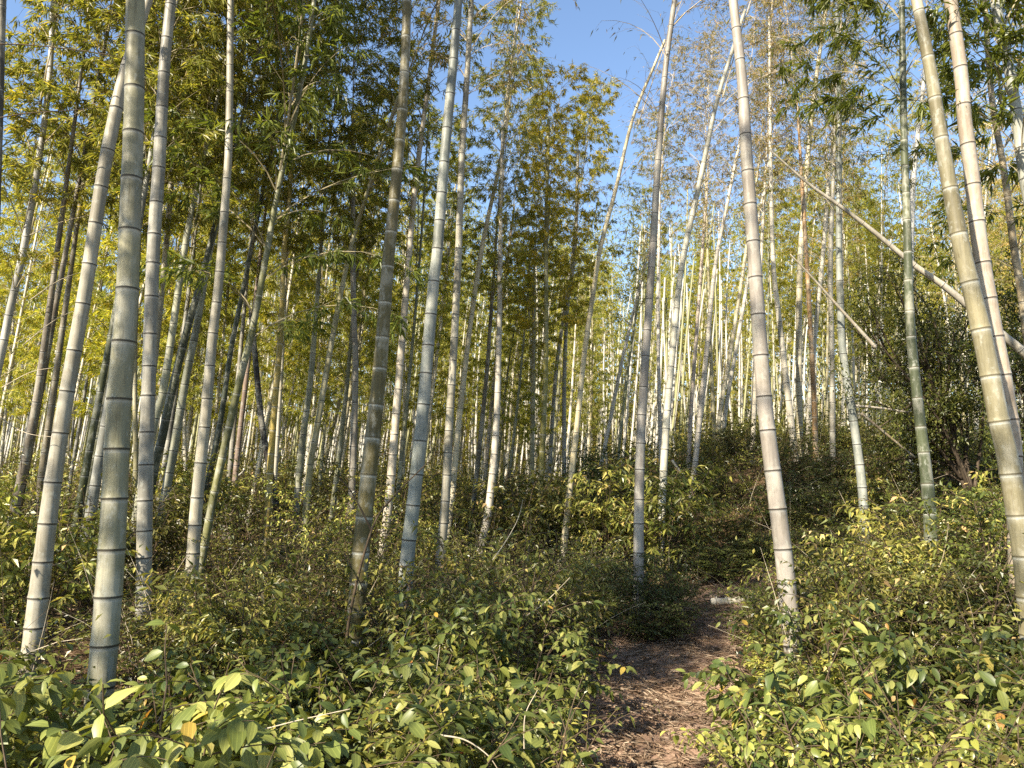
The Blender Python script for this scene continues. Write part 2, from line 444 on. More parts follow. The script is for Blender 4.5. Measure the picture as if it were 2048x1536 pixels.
CROWN = {}
for i in range(5):
    CROWN['lush', i] = crown_mesh('lush_crown', 100 + i, nodes=25, reach=1.45, ntw=11, nlf=22, leaf=.115, rlo=.05, rhi=.98)
for i in range(3):
    CROWN['light', i] = crown_mesh('light_crown', 200 + i, nodes=21, reach=1.35, ntw=9, nlf=13, leaf=.11, rlo=.15, rhi=1., keep=.95)
for i in range(3):
    CROWN['twiggy', i] = crown_mesh('twiggy_crown', 300 + i, nodes=26, reach=1.45, ntw=15, nlf=7.0, leaf=.095, lmat='dry_leaf', tmat='pale_twig', keep=.95)
for i in range(2):
    CROWN['bare', i] = crown_mesh('bare_crown', 400 + i, nodes=18, reach=1.3, ntw=8, nlf=1.3, leaf=.085, lmat='dry_leaf', tmat='pale_twig', keep=.8)
CROWN['big', 0] = crown_mesh('big_crown', 500, H=5.0, nodes=22, reach=1.8, ntw=12, nlf=20, leaf=.145, rlo=.0, rhi=.55)
CROWN['big', 1] = crown_mesh('big_crown', 501, H=5.0, nodes=20, reach=1.6, ntw=11, nlf=15, leaf=.13, rlo=.0, rhi=.7)
NK = {'lush': 5, 'light': 3, 'twiggy': 3, 'bare': 2, 'big': 2}

def put_crown(root, p, d, kind, i, scale, spin, color):
    c = add_obj('crown', CROWN[kind, i % NK[kind]], root, None, color)
    q = Vector((0, 0, 1)).rotation_difference(Vector(d)) @ Quaternion((0, 0, 1), spin)
    c.rotation_mode = 'QUATERNION'; c.rotation_quaternion = q
    c.location = p; c.scale = (scale,) * 3
    return c

pale = (.47, .43, .34); grey = (.37, .35, .30); tan = (.42, .34, .22); olive = (.19, .155, .055); dkgreen = (.115, .135, .075)
yellow = (.46, .34, .05); cream = (.54, .48, .34); blue = (.33, .355, .325); orange = (.43, .27, .13); white = (.62, .60, .56)
green = (.22, .22, .09); dark = (.11, .095, .07); brown = (.24, .20, .15); pink = (.45, .40, .35); mottle = (.36, .34, .22)

def spline(P, n=60):
    """Catmull-Rom through the points"""
    P = np.asarray(P, float)
    E = np.vstack([2 * P[0] - P[1], P, 2 * P[-1] - P[-2]]); out = []
    for i in range(len(P) - 1):
        a, b, c, d = E[i:i + 4]
        for t in np.linspace(0, 1, n // (len(P) - 1) + 2)[:-1]:
            out.append(.5 * (2 * b + (c - a) * t + (2 * a - 5 * b + 4 * c - d) * t * t + (3 * b - a - 3 * c + d) * t ** 3))
    out.append(P[-1]); return np.array(out)

NB = [0]
def bamboo(label, Y, pts, w, col, node='d', H=12.0, crown=('lush', 6.0, 1.0), k=0.0, inter=.27, cc=(1, 1, 1), cat='bamboo', cut=None, group=None):
    """a culm standing at the depth Y that runs through the photograph's points pts (bottom first), w = [(row, width in pixels)]"""
    NB[0] += 1; sd = NB[0]; rg = np.random.default_rng(1000 + sd)
    if Y >= 9 and sum(col) > 1.2: col = tuple(min(.95, v * 1.38) for v in col)      # chalky far culms, the sunlight on them put into a lighter colour
    P = spline([at(px, py, Y, k) for px, py in pts])
    d0 = nrm(P[3] - P[0])
    g = float(ground_z(P[0][0], P[0][1]))
    if P[0][2] > g - .05:                                   # carry it on down to the ground
        n = (P[0][2] - g + .08) / max(.2, d0[2])
        P = np.vstack([P[0] - d0 * n, P[0] - d0 * n * .5, P])
    else:
        P = P[P[:, 2] > g - .12]
    rows = np.array([r for r, _ in w], float); wd = np.array([v for _, v in w], float)
    o = np.argsort(rows); rows, wd = rows[o], wd[o]
    S = np.concatenate([[0], np.cumsum(np.linalg.norm(np.diff(P, axis=0), axis=1))])
    S_in = S[-1]
    if cut is None:
        d1 = nrm(P[-1] - P[-8]); hc = max(crown[1], 0); Lc = hc + .38 * (5.0 if crown[0] == 'big' else 6.5) * crown[2]
        if Lc > S_in + .2: P = np.vstack([P, P[-1] + d1 * (Lc - S_in) * .5, P[-1] + d1 * (Lc - S_in)])
        S = np.concatenate([[0], np.cumsum(np.linalg.norm(np.diff(P, axis=0), axis=1))])
    # radius along the culm from the widths seen, then a slow taper above the frame
    rel = P - CP; f_y = rel[:, 1] * cp_ + rel[:, 2] * sp_; f_z = -rel[:, 1] * sp_ + rel[:, 2] * cp_
    prow = 768 - FPX * f_z / f_y
    rad = np.interp(prow, rows, wd) / FPX * f_y * .5
    m = int(np.searchsorted(S, S_in)) - 1 if S[-1] > S_in + .1 else len(S) - 1
    if m < len(S) - 1: rad[m:] = rad[m] + (min(.012, rad[m] * .6) - rad[m]) * (S[m:] - S[m]) / (S[-1] - S[m])
    rf = lambda s: float(np.interp(s, S, rad))
    base = P[0].copy()
    root = thing('bamboo', label, cat, base, group)
    nside = 20 if wd.max() > 24 else 12
    me = culm_mesh('culm', P - base, rf, M['culm_dark_node' if node == 'd' else 'culm_white_node'], nside, .13, inter, sd)
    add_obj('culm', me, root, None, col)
    if cut is None and crown[0]:
        hc = min(crown[1], S[-1] - .3)
        p = np.array([np.interp(hc, S, P[:, c]) for c in range(3)]) - base
        e = P[-1] - base
        put_crown(root, p, nrm(e - p), crown[0], sd, crown[2], rg.uniform(0, 6.28), cc)
    return root

B = bamboo
# --- the large culms at the front and the ones that stand clearly apart, read off the photograph
B('thickest bamboo of all, mottled brown-grey culm at the far left front', 4.1, [(186, 1486), (205, 1336), (222, 1120), (222 + 7, 1000), (239, 794), (253, 613), (261, 420), (268, 220), (271, 0)], [(1486, 53), (1100, 50), (794, 45), (613, 42), (300, 38), (0, 35)], mottle, 'd', crown=('lush', 7.5, 1.1), inter=.29)
B('leaning beige bamboo with close dark rings, left of the thickest culm', 4.8, [(50, 1400), (61, 1325), (98, 1025), (125, 842), (147, 712), (171, 579), (205, 359), (232, 222), (254, 130), (297, 0)], [(1325, 40), (842, 28), (500, 25), (222, 24), (0, 16)], pale, 'd', crown=('light', 6.8, 1.0))
B('straight grey-tan bamboo just right of the thickest mottled culm', 6.0, [(282, 1295), (287, 1199), (290, 1011), (298, 746), (307, 500), (318, 331), (328, 147), (342, 0)], [(1295, 30), (1011, 29), (746, 26), (331, 24), (0, 19)], grey, 'd', crown=('twiggy', 6.8, 1.0))
B('cream and grey banded bamboo curving up past a yellow-green one on the left', 6.6, [(362, 1300), (383, 1148), (393, 1011), (414, 804), (424, 685), (438, 561), (455, 342), (459, 220), (461, 0)], [(1271, 27), (1011, 24), (685, 19), (342, 15), (0, 12)], pale, 'd', crown=('twiggy', 6.6, 1.0))
B('slender yellow-green bamboo leaning right under a dark leafy crown', 7.2, [(378, 1240), (393, 1182), (424, 1011), (461, 842), (485, 739), (506, 654), (533, 510), (557, 376), (595, 205), (619, 68), (636, -60)], [(1182, 17), (842, 15), (500, 12), (68, 9)], green, 'w', crown=('big', 2.7, 1.15), inter=.30, cc=(.75, .85, .85))  # cc darkens the leaves: the shade on this crown is in its tint
B('pale thin bamboo at the left edge leaning in with side twigs', 7.4, [(-60, 980), (0, 719), (20, 620), (46, 505), (77, 325), (99, 154), (106, 0)], [(719, 15), (500, 13), (0, 9)], white, 'd', crown=('light', 3.0, .95), cc=(1.25, 1.15, .8))
B('olive-brown thick bamboo with bright white rings, left of centre', 5.6, [(708, 1300), (721, 1114), (731, 1013), (745, 876), (759, 746), (769, 620), (777, 515), (786, 427), (803, 239), (811, 100), (814, 0)], [(1250, 37), (876, 31), (620, 26), (239, 20), (0, 17)], olive, 'w', crown=('bare', 6.8, 1.05), inter=.26)
B('thick blue-grey bamboo with dark rings beside the olive-brown white-ringed culm', 6.4, [(805, 1270), (815, 1114), (827, 1005), (844, 842), (856, 698), (868, 558), (875, 500), (887, 342), (899, 205), (908, 110), (917, 0)], [(1230, 31), (842, 25), (500, 22), (205, 19), (0, 16)], blue, 'd', crown=('bare', 6.8, 1.0))
B('pale bamboo with a rusty orange upper culm behind the two thick centre-left ones', 9.6, [(762, 1120), (777, 1013), (791, 842), (803, 695), (819, 500), (830, 376), (847, 239), (865, 103), (878, 0)], [(1120, 19), (842, 16), (500, 12), (0, 7)], (.50, .44, .36), 'd', crown=('light', 5.0, .9))
B('tall ash-grey bamboo right of the blue-grey thick culm', 8.5, [(875, 1170), (890, 1011), (899, 842), (909, 671), (917, 500), (924, 308), (933, 171), (943, 0)], [(1148, 21), (842, 16), (500, 14), (0, 10)], pale, 'd', crown=('twiggy', 6.0, 1.0))
B('thin cream bamboo leaning right out of the ash-grey culm into blue sky', 11.0, [(896, 1060), (904, 996), (918, 842), (938, 671), (965, 490), (1003, 308), (1018, 171), (1043, 0)], [(1000, 13), (842, 11), (500, 9), (0, 4)], cream, 'd', crown=('bare', 5.5, .9))
B('white-grey slender bamboo with a kink standing at the centre', 10.5, [(960, 1110), (979, 1005), (993, 842), (998, 671), (1000, 520), (1003, 342), (1006, 250)], [(1096, 17), (842, 13), (534, 9), (300, 6)], (.52, .47, .40), 'd', crown=('light', 3.8, .72))
B('smooth yellow-green upright bamboo at the centre of the grove', 11.5, [(1077, 1060), (1080, 996), (1087, 850), (1092, 705), (1092, 500), (1094, 380), (1097, 239)], [(1000, 12), (500, 8), (239, 6)], (.30, .28, .08), 'w', crown=('lush', 3.4, .74), cc=(1.5, 1.3, .7))  # sunlight on the centre crowns painted in by cc, next two culms included
B('mottled grey-yellow thin bamboo left of the smooth yellow-green upright one', 13.0, [(1063, 1010), (1064, 900), (1066, 808), (1068, 600)], [(1000, 10), (600, 7)], (.38, .35, .20), 'd', crown=('lush', 3.4, .75), cc=(1.35, 1.2, .75))
B('grey bamboo with a slight zigzag right of the yellow-green centre one', 14.0, [(1129, 1000), (1128, 870), (1129, 740), (1136, 603), (1150, 500), (1156, 300)], [(960, 9), (300, 6)], grey, 'd', crown=('lush', 3.8, .84), cc=(1.45, 1.3, .75))
B('cream yellow leaning bamboo standing alone under the gap of blue sky', 10.6, [(1127, 1110), (1136, 1013), (1155, 842), (1169, 705), (1189, 568), (1202, 490), (1232, 376), (1265, 239), (1306, 137), (1330, 80)], [(1079, 14), (842, 11), (500, 9), (100, 5)], (.58, .50, .33), 'd', crown=('bare', 5.2, .75))
B('upright grey-brown bamboo rising from the dark glossy bush beside the path', 7.3, [(1273, 1285), (1277, 1148), (1278, 1005), (1283, 842), (1294, 671), (1306, 490), (1317, 308), (1331, 137), (1349, 0)], [(1271, 24), (1011, 20), (671, 16), (308, 13), (0, 10)], (.40, .36, .32), 'd', crown=('bare', 5.2, 1.0))
B('slanting pale bamboo with soft green bands right of the path bamboo', 10.2, [(1322, 1060), (1324, 1005), (1333, 842), (1348, 671), (1364, 530), (1404, 342), (1433, 205), (1462, 110), (1490, 20)], [(1030, 16), (671, 13), (342, 10), (0, 6)], (.50, .48, .40), 'd', crown=('twiggy', 5.4, .9), k=.05)
B('thick pinkish-grey bamboo bending left over the right path edge', 5.4, [(1600, 1345), (1587, 1298), (1570, 1134), (1556, 1020), (1533, 842), (1519, 671), (1508, 510), (1493, 308), (1485, 171), (1466, 0)], [(1308, 38), (1011, 33), (842, 30), (500, 26), (308, 23), (0, 17)], pink, 'd', crown=('twiggy', 6.6, 1.0))
B('golden-olive thick bamboo with white rings, front one of the right-hand pair', 4.6, [(2062, 1260), (2048, 1113), (2034, 1025), (2012, 900), (1998, 842), (1963, 664), (1924, 500), (1903, 393), (1888, 308), (1871, 205), (1857, 120), (1833, 0)], [(1260, 41), (934, 38), (664, 35), (500, 31), (308, 26), (0, 20)], (.36, .32, .20), 'w', crown=('twiggy', 6.6, 1.0), inter=.29)
B('pale thick bamboo with reddish streaks, behind the golden-olive white-ringed one', 5.2, [(2042, 1330), (2034, 1100), (2026, 900), (2008, 767), (1992, 681), (1977, 596), (1961, 500), (1951, 420), (1941, 328), (1929, 239), (1922, 147), (1901, 0)], [(1330, 34), (681, 30), (420, 28), (147, 25), (0, 24)], (.50, .41, .32), 'd', crown=('twiggy', 6.6, 1.0))
B('grey bamboo crossing the upper right corner', 5.6, [(2125, 800), (2070, 460), (2048, 345), (2035, 239), (2018, 137), (1990, 0)], [(800, 26), (342, 21), (0, 17)], (.40, .41, .36), 'd', crown=('big', 3.6, .9), cc=(.9, .95, .85))
B('brown-tan thin bamboo between the right-hand pair and the right edge', 8.0, [(2075, 900), (2050, 640), (2028, 496), (2008, 342), (1987, 222), (1977, 120), (1970, 0)], [(640, 15), (342, 12), (0, 9)], tan, 'd', crown=('big', 3.4, 1.1), cc=(.9, .95, .85))
B('dark green bamboo with peeling pale patches low on the right', 7.0, [(1866, 1180), (1861, 1045), (1852, 944), (1840, 842), (1825, 705), (1818, 600), (1816, 513), (1813, 410), (1809, 308), (1806, 171), (1804, 0)], [(1148, 27), (1025, 25), (842, 20), (513, 16), (308, 14), (0, 11)], dkgreen, 'w', crown=('big', 4.6, .9), cc=(.9, .95, .8))
B('chalk-white bamboo half hidden behind the dark green peeling one', 11.0, [(1822, 1010), (1821, 944), (1817, 876), (1815, 773), (1820, 560), (1826, 376), (1837, 256), (1848, 160), (1862, 20)], [(944, 15), (773, 15), (376, 10), (171, 7)], white, 'd', crown=('light', 5.2, .8))
B('blue-grey bamboo curving left, base in bright brush on the right', 9.0, [(1733, 1120), (1728, 1025), (1721, 944), (1707, 842), (1686, 705), (1681, 610), (1678, 500), (1678, 342), (1678, 205), (1674, 10)], [(1079, 19), (842, 16), (500, 12), (205, 9), (0, 7)], blue, 'd', crown=('twiggy', 4.2, .9), cc=(.7, .85, .6))
B('smooth cream bamboo, straight, between the leaning white one and the tan one', 13.0, [(1602, 1000), (1601, 910), (1599, 842), (1598, 705), (1600, 530), (1611, 376), (1621, 256), (1635, 137), (1653, 10)], [(910, 13), (530, 11), (10, 7)], cream, 'd', crown=('twiggy', 5.4, .9))
B('white bamboo leaning left into the straight cream one', 12.5, [(1598, 960), (1588, 893), (1574, 773), (1556, 620), (1546, 517), (1541, 300), (1539, 34)], [(893, 14), (620, 10), (34, 5)], (.60, .55, .46), 'd', crown=('twiggy', 5.4, .9))
B('orange-tan bamboo right of the straight cream one', 12.5, [(1636, 980), (1632, 910), (1627, 773), (1620, 637), (1612, 500), (1606, 400)], [(910, 11), (500, 8)], orange, 'd', crown=('twiggy', 4.6, .9))
B('pale bamboo crossing behind the orange-tan one', 14.0, [(1613, 940), (1616, 876), (1621, 773), (1635, 620), (1645, 517), (1656, 380)], [(876, 10), (517, 8)], (.56, .51, .42), 'd', crown=('twiggy', 4.8, .9))
B('speckled grey bamboo left of the blue-grey curving one', 12.0, [(1667, 950), (1665, 876), (1664, 705), (1661, 534), (1668, 320), (1672, 200)], [(876, 11), (534, 9), (200, 6)], (.42, .39, .33), 'd', crown=('light', 5.2, .85))
B('long white bamboo leaning right, left of the pinkish-grey thick one', 13.0, [(1380, 1020), (1387, 961), (1399, 842), (1413, 705), (1430, 534), (1452, 420), (1478, 290)], [(961, 12), (705, 10), (534, 8), (290, 5)], (.60, .54, .47), 'd', crown=('twiggy', 5.0, .85))
B('thin cream bamboo fanning right, first of a trio meeting at one base', 15.0, [(1428, 990), (1434, 900), (1440, 825), (1461, 705), (1485, 551), (1500, 450)], [(900, 9), (551, 7)], cream, 'd', crown=('twiggy', 4.8, .8))
B('thin grey-white bamboo fanning right, outermost of a trio meeting at one base', 15.5, [(1440, 990), (1444, 944), (1451, 825), (1474, 688), (1496, 560), (1510, 480)], [(944, 9), (568, 7)], (.54, .51, .45), 'd', crown=('twiggy', 4.8, .8))
B('thin yellowish bamboo bending left, inner one of a trio meeting at one base', 15.0, [(1431, 990), (1430, 927), (1427, 830), (1422, 722), (1417, 560)], [(927, 8), (560, 6)], (.46, .42, .26), 'd', crown=('twiggy', 4.8, .8))
B('short pale bamboo emerging left of the pinkish-grey bent culm', 13.0, [(1499, 1010), (1502, 972), (1509, 808), (1516, 640), (1522, 520)], [(972, 10), (520, 7)], (.55, .49, .40), 'd', crown=('twiggy', 4.6, .8))
B('pinkish speckled thin bamboo left of the long white leaning one', 15.0, [(1375, 980), (1377, 927), (1384, 790), (1395, 640), (1410, 430)], [(927, 9), (430, 6)], (.48, .40, .34), 'd', crown=('twiggy', 4.8, .8))
B('ghostly white thin bamboo behind the path bamboo', 14.5, [(1322, 960), (1320, 860), (1318, 773), (1316, 603), (1318, 470)], [(860, 8), (470, 6)], (.58, .54, .50), 'd', crown=('twiggy', 4.8, .8))
B('slanting thin white bamboo above the dark thicket, left of the path bamboo', 16.0, [(1210, 890), (1220, 842), (1244, 722), (1268, 620), (1283, 560)], [(842, 8), (568, 5)], (.58, .54, .48), 'd', crown=('light', 4.4, .8))
B('thin greenish bamboo crossing the slanting white one above the dark thicket', 16.5, [(1236, 930), (1240, 876), (1256, 739), (1276, 600)], [(876, 6), (600, 5)], (.36, .38, .22), 'd', crown=('light', 4.4, .8))
B('dim grey bamboo leaning right between the yellow-green one and the zigzag one', 15.0, [(1092, 1010), (1097, 961), (1111, 756), (1126, 640), (1140, 540)], [(961, 9), (640, 7)], (.34, .33, .28), 'd', crown=('lush', 4.2, .85))
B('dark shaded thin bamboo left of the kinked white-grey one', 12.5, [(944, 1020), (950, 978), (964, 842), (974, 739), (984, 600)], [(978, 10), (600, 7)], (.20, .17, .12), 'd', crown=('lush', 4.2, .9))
B('light brown thin bamboo next to the dark shaded one near the centre', 14.0, [(966, 1010), (971, 944), (984, 800), (1003, 620), (1025, 440)], [(944, 8), (440, 5)], (.44, .37, .28), 'd', crown=('lush', 4.4, .85))
# --- left part
B('pale greenish bamboo slanting out from behind the grey-tan one, tip in leaves', 8.0, [(243, 1270), (253, 1216), (273, 1045), (309, 842), (328, 773), (369, 500), (386, 410), (412, 295)], [(1216, 24), (842, 16), (500, 12), (300, 7)], (.44, .44, .32), 'd', crown=('lush', 4.3, .85))
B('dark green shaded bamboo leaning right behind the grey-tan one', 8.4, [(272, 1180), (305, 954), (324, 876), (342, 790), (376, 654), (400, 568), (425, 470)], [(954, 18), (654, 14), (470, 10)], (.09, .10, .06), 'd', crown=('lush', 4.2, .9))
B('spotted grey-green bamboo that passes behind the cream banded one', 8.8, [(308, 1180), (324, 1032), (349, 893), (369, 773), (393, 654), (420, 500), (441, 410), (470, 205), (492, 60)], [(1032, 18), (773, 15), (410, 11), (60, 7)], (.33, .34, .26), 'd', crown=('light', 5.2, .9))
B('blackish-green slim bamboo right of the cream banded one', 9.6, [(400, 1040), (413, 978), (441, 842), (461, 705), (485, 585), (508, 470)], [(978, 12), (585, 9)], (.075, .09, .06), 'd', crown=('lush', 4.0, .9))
B('bright yellow-based bamboo, upright, left of centre', 9.4, [(528, 1130), (537, 1000), (547, 842), (561, 671), (568, 500), (578, 410), (586, 260)], [(1114, 15), (842, 13), (500, 9), (260, 7)], (.52, .40, .10), 'w', crown=('lush', 4.6, .9))
B('dead black culm leaning against the bright yellow-based bamboo', 9.9, [(552, 1010), (537, 920), (523, 842), (509, 698), (502, 620)], [(920, 13), (620, 10)], (.03, .022, .018), 'd', cut=1, cat='dead bamboo')
B('thin yellow-tan bamboo leaning right, left of the olive-brown thick one', 9.2, [(600, 1165), (605, 1120), (619, 944), (639, 825), (667, 664), (698, 510), (721, 427), (742, 360)], [(1120, 15), (825, 13), (510, 9), (360, 7)], (.42, .38, .20), 'd', crown=('lush', 4.2, .85))
B('stout grey-green bamboo left of the thin yellow-tan leaning one', 10.2, [(582, 1160), (586, 1100), (602, 910), (615, 808), (623, 740), (634, 600)], [(1100, 14), (740, 12), (600, 9)], (.33, .33, .22), 'd', crown=('lush', 4.0, .9))
B('shadowed grey bamboo left of the olive-brown white-ringed thick one', 9.8, [(695, 1140), (704, 978), (711, 739), (707, 620), (706, 480)], [(978, 15), (620, 11)], (.30, .27, .23), 'd', crown=('lush', 4.2, .9))
B('reddish-brown bamboo among dead poles on the left', 10.6, [(456, 1120), (461, 1060), (475, 910), (490, 780), (506, 640)], [(1060, 12), (640, 9)], (.33, .24, .19), 'd', crown=('lush', 4.0, .9))
B('dim grey bamboo left of the reddish-brown one, among dead poles', 10.8, [(447, 1110), (455, 1000), (467, 860), (476, 760)], [(1000, 11), (760, 9)], (.29, .27, .23), 'd', crown=('lush', 3.8, .9))
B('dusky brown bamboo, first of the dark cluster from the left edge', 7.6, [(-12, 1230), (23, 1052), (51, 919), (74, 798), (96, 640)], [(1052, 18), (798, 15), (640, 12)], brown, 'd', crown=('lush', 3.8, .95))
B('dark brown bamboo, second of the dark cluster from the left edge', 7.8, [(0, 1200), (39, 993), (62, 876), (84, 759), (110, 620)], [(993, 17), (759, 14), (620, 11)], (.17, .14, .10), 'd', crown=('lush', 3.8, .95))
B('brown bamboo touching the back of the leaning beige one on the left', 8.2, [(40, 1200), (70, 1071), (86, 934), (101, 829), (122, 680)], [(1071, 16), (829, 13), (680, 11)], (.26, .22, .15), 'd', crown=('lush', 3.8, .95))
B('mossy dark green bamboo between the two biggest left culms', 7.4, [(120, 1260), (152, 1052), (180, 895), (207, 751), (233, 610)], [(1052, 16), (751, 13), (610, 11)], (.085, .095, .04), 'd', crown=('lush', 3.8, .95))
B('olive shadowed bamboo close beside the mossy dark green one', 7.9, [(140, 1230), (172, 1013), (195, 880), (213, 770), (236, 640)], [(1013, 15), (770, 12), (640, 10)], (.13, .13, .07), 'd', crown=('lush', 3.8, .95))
B('grey shaded bamboo directly left of the thickest mottled culm', 7.0, [(140, 1260), (152, 1184), (176, 1059), (199, 919), (222, 780), (244, 650)], [(1184, 23), (919, 19), (650, 14)], (.27, .27, .24), 'd', crown=('lush', 4.2, .95))
B('slim yellowish bamboo right behind the thickest mottled culm', 9.0, [(262, 1120), (270, 1032), (272, 915), (270, 808), (271, 671), (276, 540)], [(1032, 11), (671, 8)], (.42, .38, .22), 'd', crown=('lush', 4.0, .9))
B('slender tan bamboo showing through leaves behind the thickest culm top', 8.8, [(225, 700), (262, 470), (283, 330), (297, 200), (305, 40)], [(500, 12), (40, 8)], tan, 'd', crown=('lush', 4.6, .9), cc=(1.2, 1.1, .75))
B('small white bamboo in a gap right of the spotted grey-green one', 13.0, [(369, 1020), (371, 944), (369, 842), (372, 700)], [(944, 8), (700, 6)], (.58, .54, .46), 'd', crown=('lush', 4.0, .9))
B('green-tan bamboo rising behind the grey-tan one at the top left', 8.6, [(318, 640), (330, 520), (345, 340), (360, 180), (372, 20)], [(520, 11), (20, 8)], (.40, .36, .26), 'd', crown=('lush', 4.8, .95), cc=(1.2, 1.1, .75))

def branch(root, Y, pts, r0, r1, mat='twig', k=0.0):
    base = np.array(root.location)
    P = spline([at(px, py, Y, k) for px, py in pts], 24) - base
    V, Q, T = tube(P, np.linspace(r0, r1, len(P)), 6)
    return add_obj('branch', make_mesh('branch', V, [Q, T], [M[mat]], smooth_=True), root)

edge = [o for o in COL.objects if o.get('label', '').startswith('pale thin bamboo at the left edge')][0]
for pts in ([(46, 690), (110, 640), (165, 615)], [(60, 600), (120, 560), (182, 538)], [(4, 775), (60, 745), (108, 735)], [(70, 330), (46, 250), (36, 235), (52, 320), (57, 425)][:3], [(90, 285), (140, 235), (200, 205)], [(60, 470), (120, 445), (180, 430)]):
    branch(edge, 7.3, pts, .006, .002, 'pale_twig')
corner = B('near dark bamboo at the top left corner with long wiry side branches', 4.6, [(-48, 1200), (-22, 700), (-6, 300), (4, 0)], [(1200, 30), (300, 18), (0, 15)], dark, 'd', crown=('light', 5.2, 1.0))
branch(corner, 4.55, [(-2, 88), (60, 90), (170, 102), (240, 116), (300, 140)], .005, .0016, 'stem')
branch(corner, 4.5, [(-4, 236), (60, 226), (150, 220), (232, 212)], .005, .0016, 'stem')
branch(corner, 4.7, [(-16, 815), (20, 850), (60, 868), (105, 874)], .004, .0014, 'pale_twig')

# --- leaning and fallen dead culms
def pole(name, label, cat, Y, pts, w, col, k=0.0, group=None, node='d', rest=False):
    NB[0] += 1
    P = spline([at(px, py, y, k) for (px, py), y in zip(pts, Y if isinstance(Y, (list, tuple)) else [Y] * len(pts))], 30)
    S = np.concatenate([[0], np.cumsum(np.linalg.norm(np.diff(P, axis=0), axis=1))])
    d = np.linalg.norm(P - CP, axis=1)
    r = np.interp(S, [0, S[-1]], w) / FPX * d * .5
    if rest: P[:, 2] = ground_z(P[:, 0], P[:, 1]) + r + .045
    root = thing(name, label, cat, P[0], group)
    add_obj('culm', culm_mesh('culm', P - P[0], lambda s: float(np.interp(s, S, r)), M['culm_dark_node' if node == 'd' else 'culm_white_node'], 12, .25, .3, NB[0]), root, None, col)
    return root
pole('leaning_bamboo', 'long dead bamboo leaning diagonally across the right side from upper left', 'dead bamboo', 7.6, [(2560, 1085), (2150, 790), (2048, 705), (2001, 667), (1892, 575), (1833, 534), (1741, 458), (1673, 407), (1615, 366), (1540, 300)], (25, 3), (.58, .53, .45))
pole('leaning_bamboo', 'thin split bamboo leaning diagonally in front of the dark evergreen', 'dead bamboo', 8.7, [(1752, 696), (1741, 684), (1673, 609), (1621, 551), (1580, 508)], (7, 2), (.50, .44, .36))
pole('leaning_bamboo', 'pale snapped pole lying level across the dark evergreen thicket', 'dead bamboo', 9.0, [(1707, 811), (1760, 816), (1812, 824)], (5, 3), (.52, .46, .38))
pole('leaning_bamboo', 'brownish snapped pole slanting down under the level pale one', 'dead bamboo', 9.0, [(1722, 826), (1775, 870), (1830, 915)], (5, 3), (.30, .24, .17))
pole('fallen_bamboo', 'short weathered bamboo log lying across the path bend', 'fallen bamboo', 8.3, [(1422, 1222), (1460, 1223), (1505, 1226)], (14, 13), (.75, .68, .55), rest=True)
for lab, Y_, p in (
    ('white fallen bamboo pole slanting up to the yellow-based bamboo', 10.6, [(422, 1068), (454, 1055), (519, 1022)]),
    ('thin white fallen pole low behind the yellow-green leaning bamboo', 11.2, [(425, 1035), (452, 1010), (464, 985)]),
    ('short bleached pole tilted up beside the dim grey bamboo', 11.0, [(439, 989), (462, 965), (490, 940)]),
    ('fallen pale pole between the grey-tan and the spotted grey-green bamboo', 9.2, [(250, 1106), (297, 1075), (330, 1050)]),
    ('bleached fallen pole left of the cream banded bamboo, uppermost of a heap', 10.2, [(310, 1052), (345, 1028), (386, 1004)]),
    ('bleached fallen pole left of the cream banded bamboo, lowest of a heap', 10.0, [(302, 1078), (350, 1045), (392, 1024)]),
    ('grey broken pole propped steeply left of the cream banded bamboo', 10.1, [(332, 1090), (350, 1040), (368, 985)]),
    ('pale broken stick low behind the thickest mottled bamboo', 8.0, [(172, 1155), (196, 1138), (222, 1120)]),
    ('white stick slanting behind the slanting pale bamboo right of the path', 11.5, [(1344, 920), (1356, 937), (1368, 952)]),
):
    pole('fallen_bamboo', lab, 'fallen bamboo', Y_, p, (5, 3.5), (.52, .49, .43))

def dead_stem(label, Y, pts, r0, r1, mat='stem'):
    P = spline([at(px, py, Y) for px, py in pts], 40)
    V, Q, T = tube(P - P[0], np.linspace(r0, r1, len(P)), 7)
    o = add_obj('dead_stem', make_mesh('dead_stem', V, [Q, T], [M[mat]], smooth_=True), None, tuple(P[0]))
    return tag(o, label, 'dead stem')
dead_stem('long brown dead stem arching right in front of the olive-brown thick bamboo', 5.2, [(692, 1290), (700, 1230), (722, 1130), (752, 1040), (790, 990), (840, 940), (882, 900)], .012, .0025)
dead_stem('dark twig crossing the olive-brown thick bamboo from upper left', 5.25, [(742, 1060), (728, 1030), (700, 980), (668, 945), (648, 918)], .007, .002)
dead_stem('rust-coloured curved stem before the dark green peeling bamboo', 5.5, [(1805, 1215), (1850, 1170), (1880, 1130), (1892, 1085), (1897, 1045)], .008, .002, 'twig')
dead_stem('pale arching stem in the brush near the right edge', 6.2, [(2005, 1200), (1995, 1120), (1975, 1070), (1950, 1050)], .006, .002, 'pale_twig')
dead_stem('pale twig sticking up from the bush right of the ash-grey bamboo', 5.0, [(985, 1120), (1010, 1085), (1035, 1040), (1046, 1000)], .004, .0015, 'pale_twig')
dead_stem('pale twig slanting right over the bush left of the path', 4.8, [(1052, 1232), (1090, 1205), (1140, 1155)], .004, .0015, 'pale_twig')
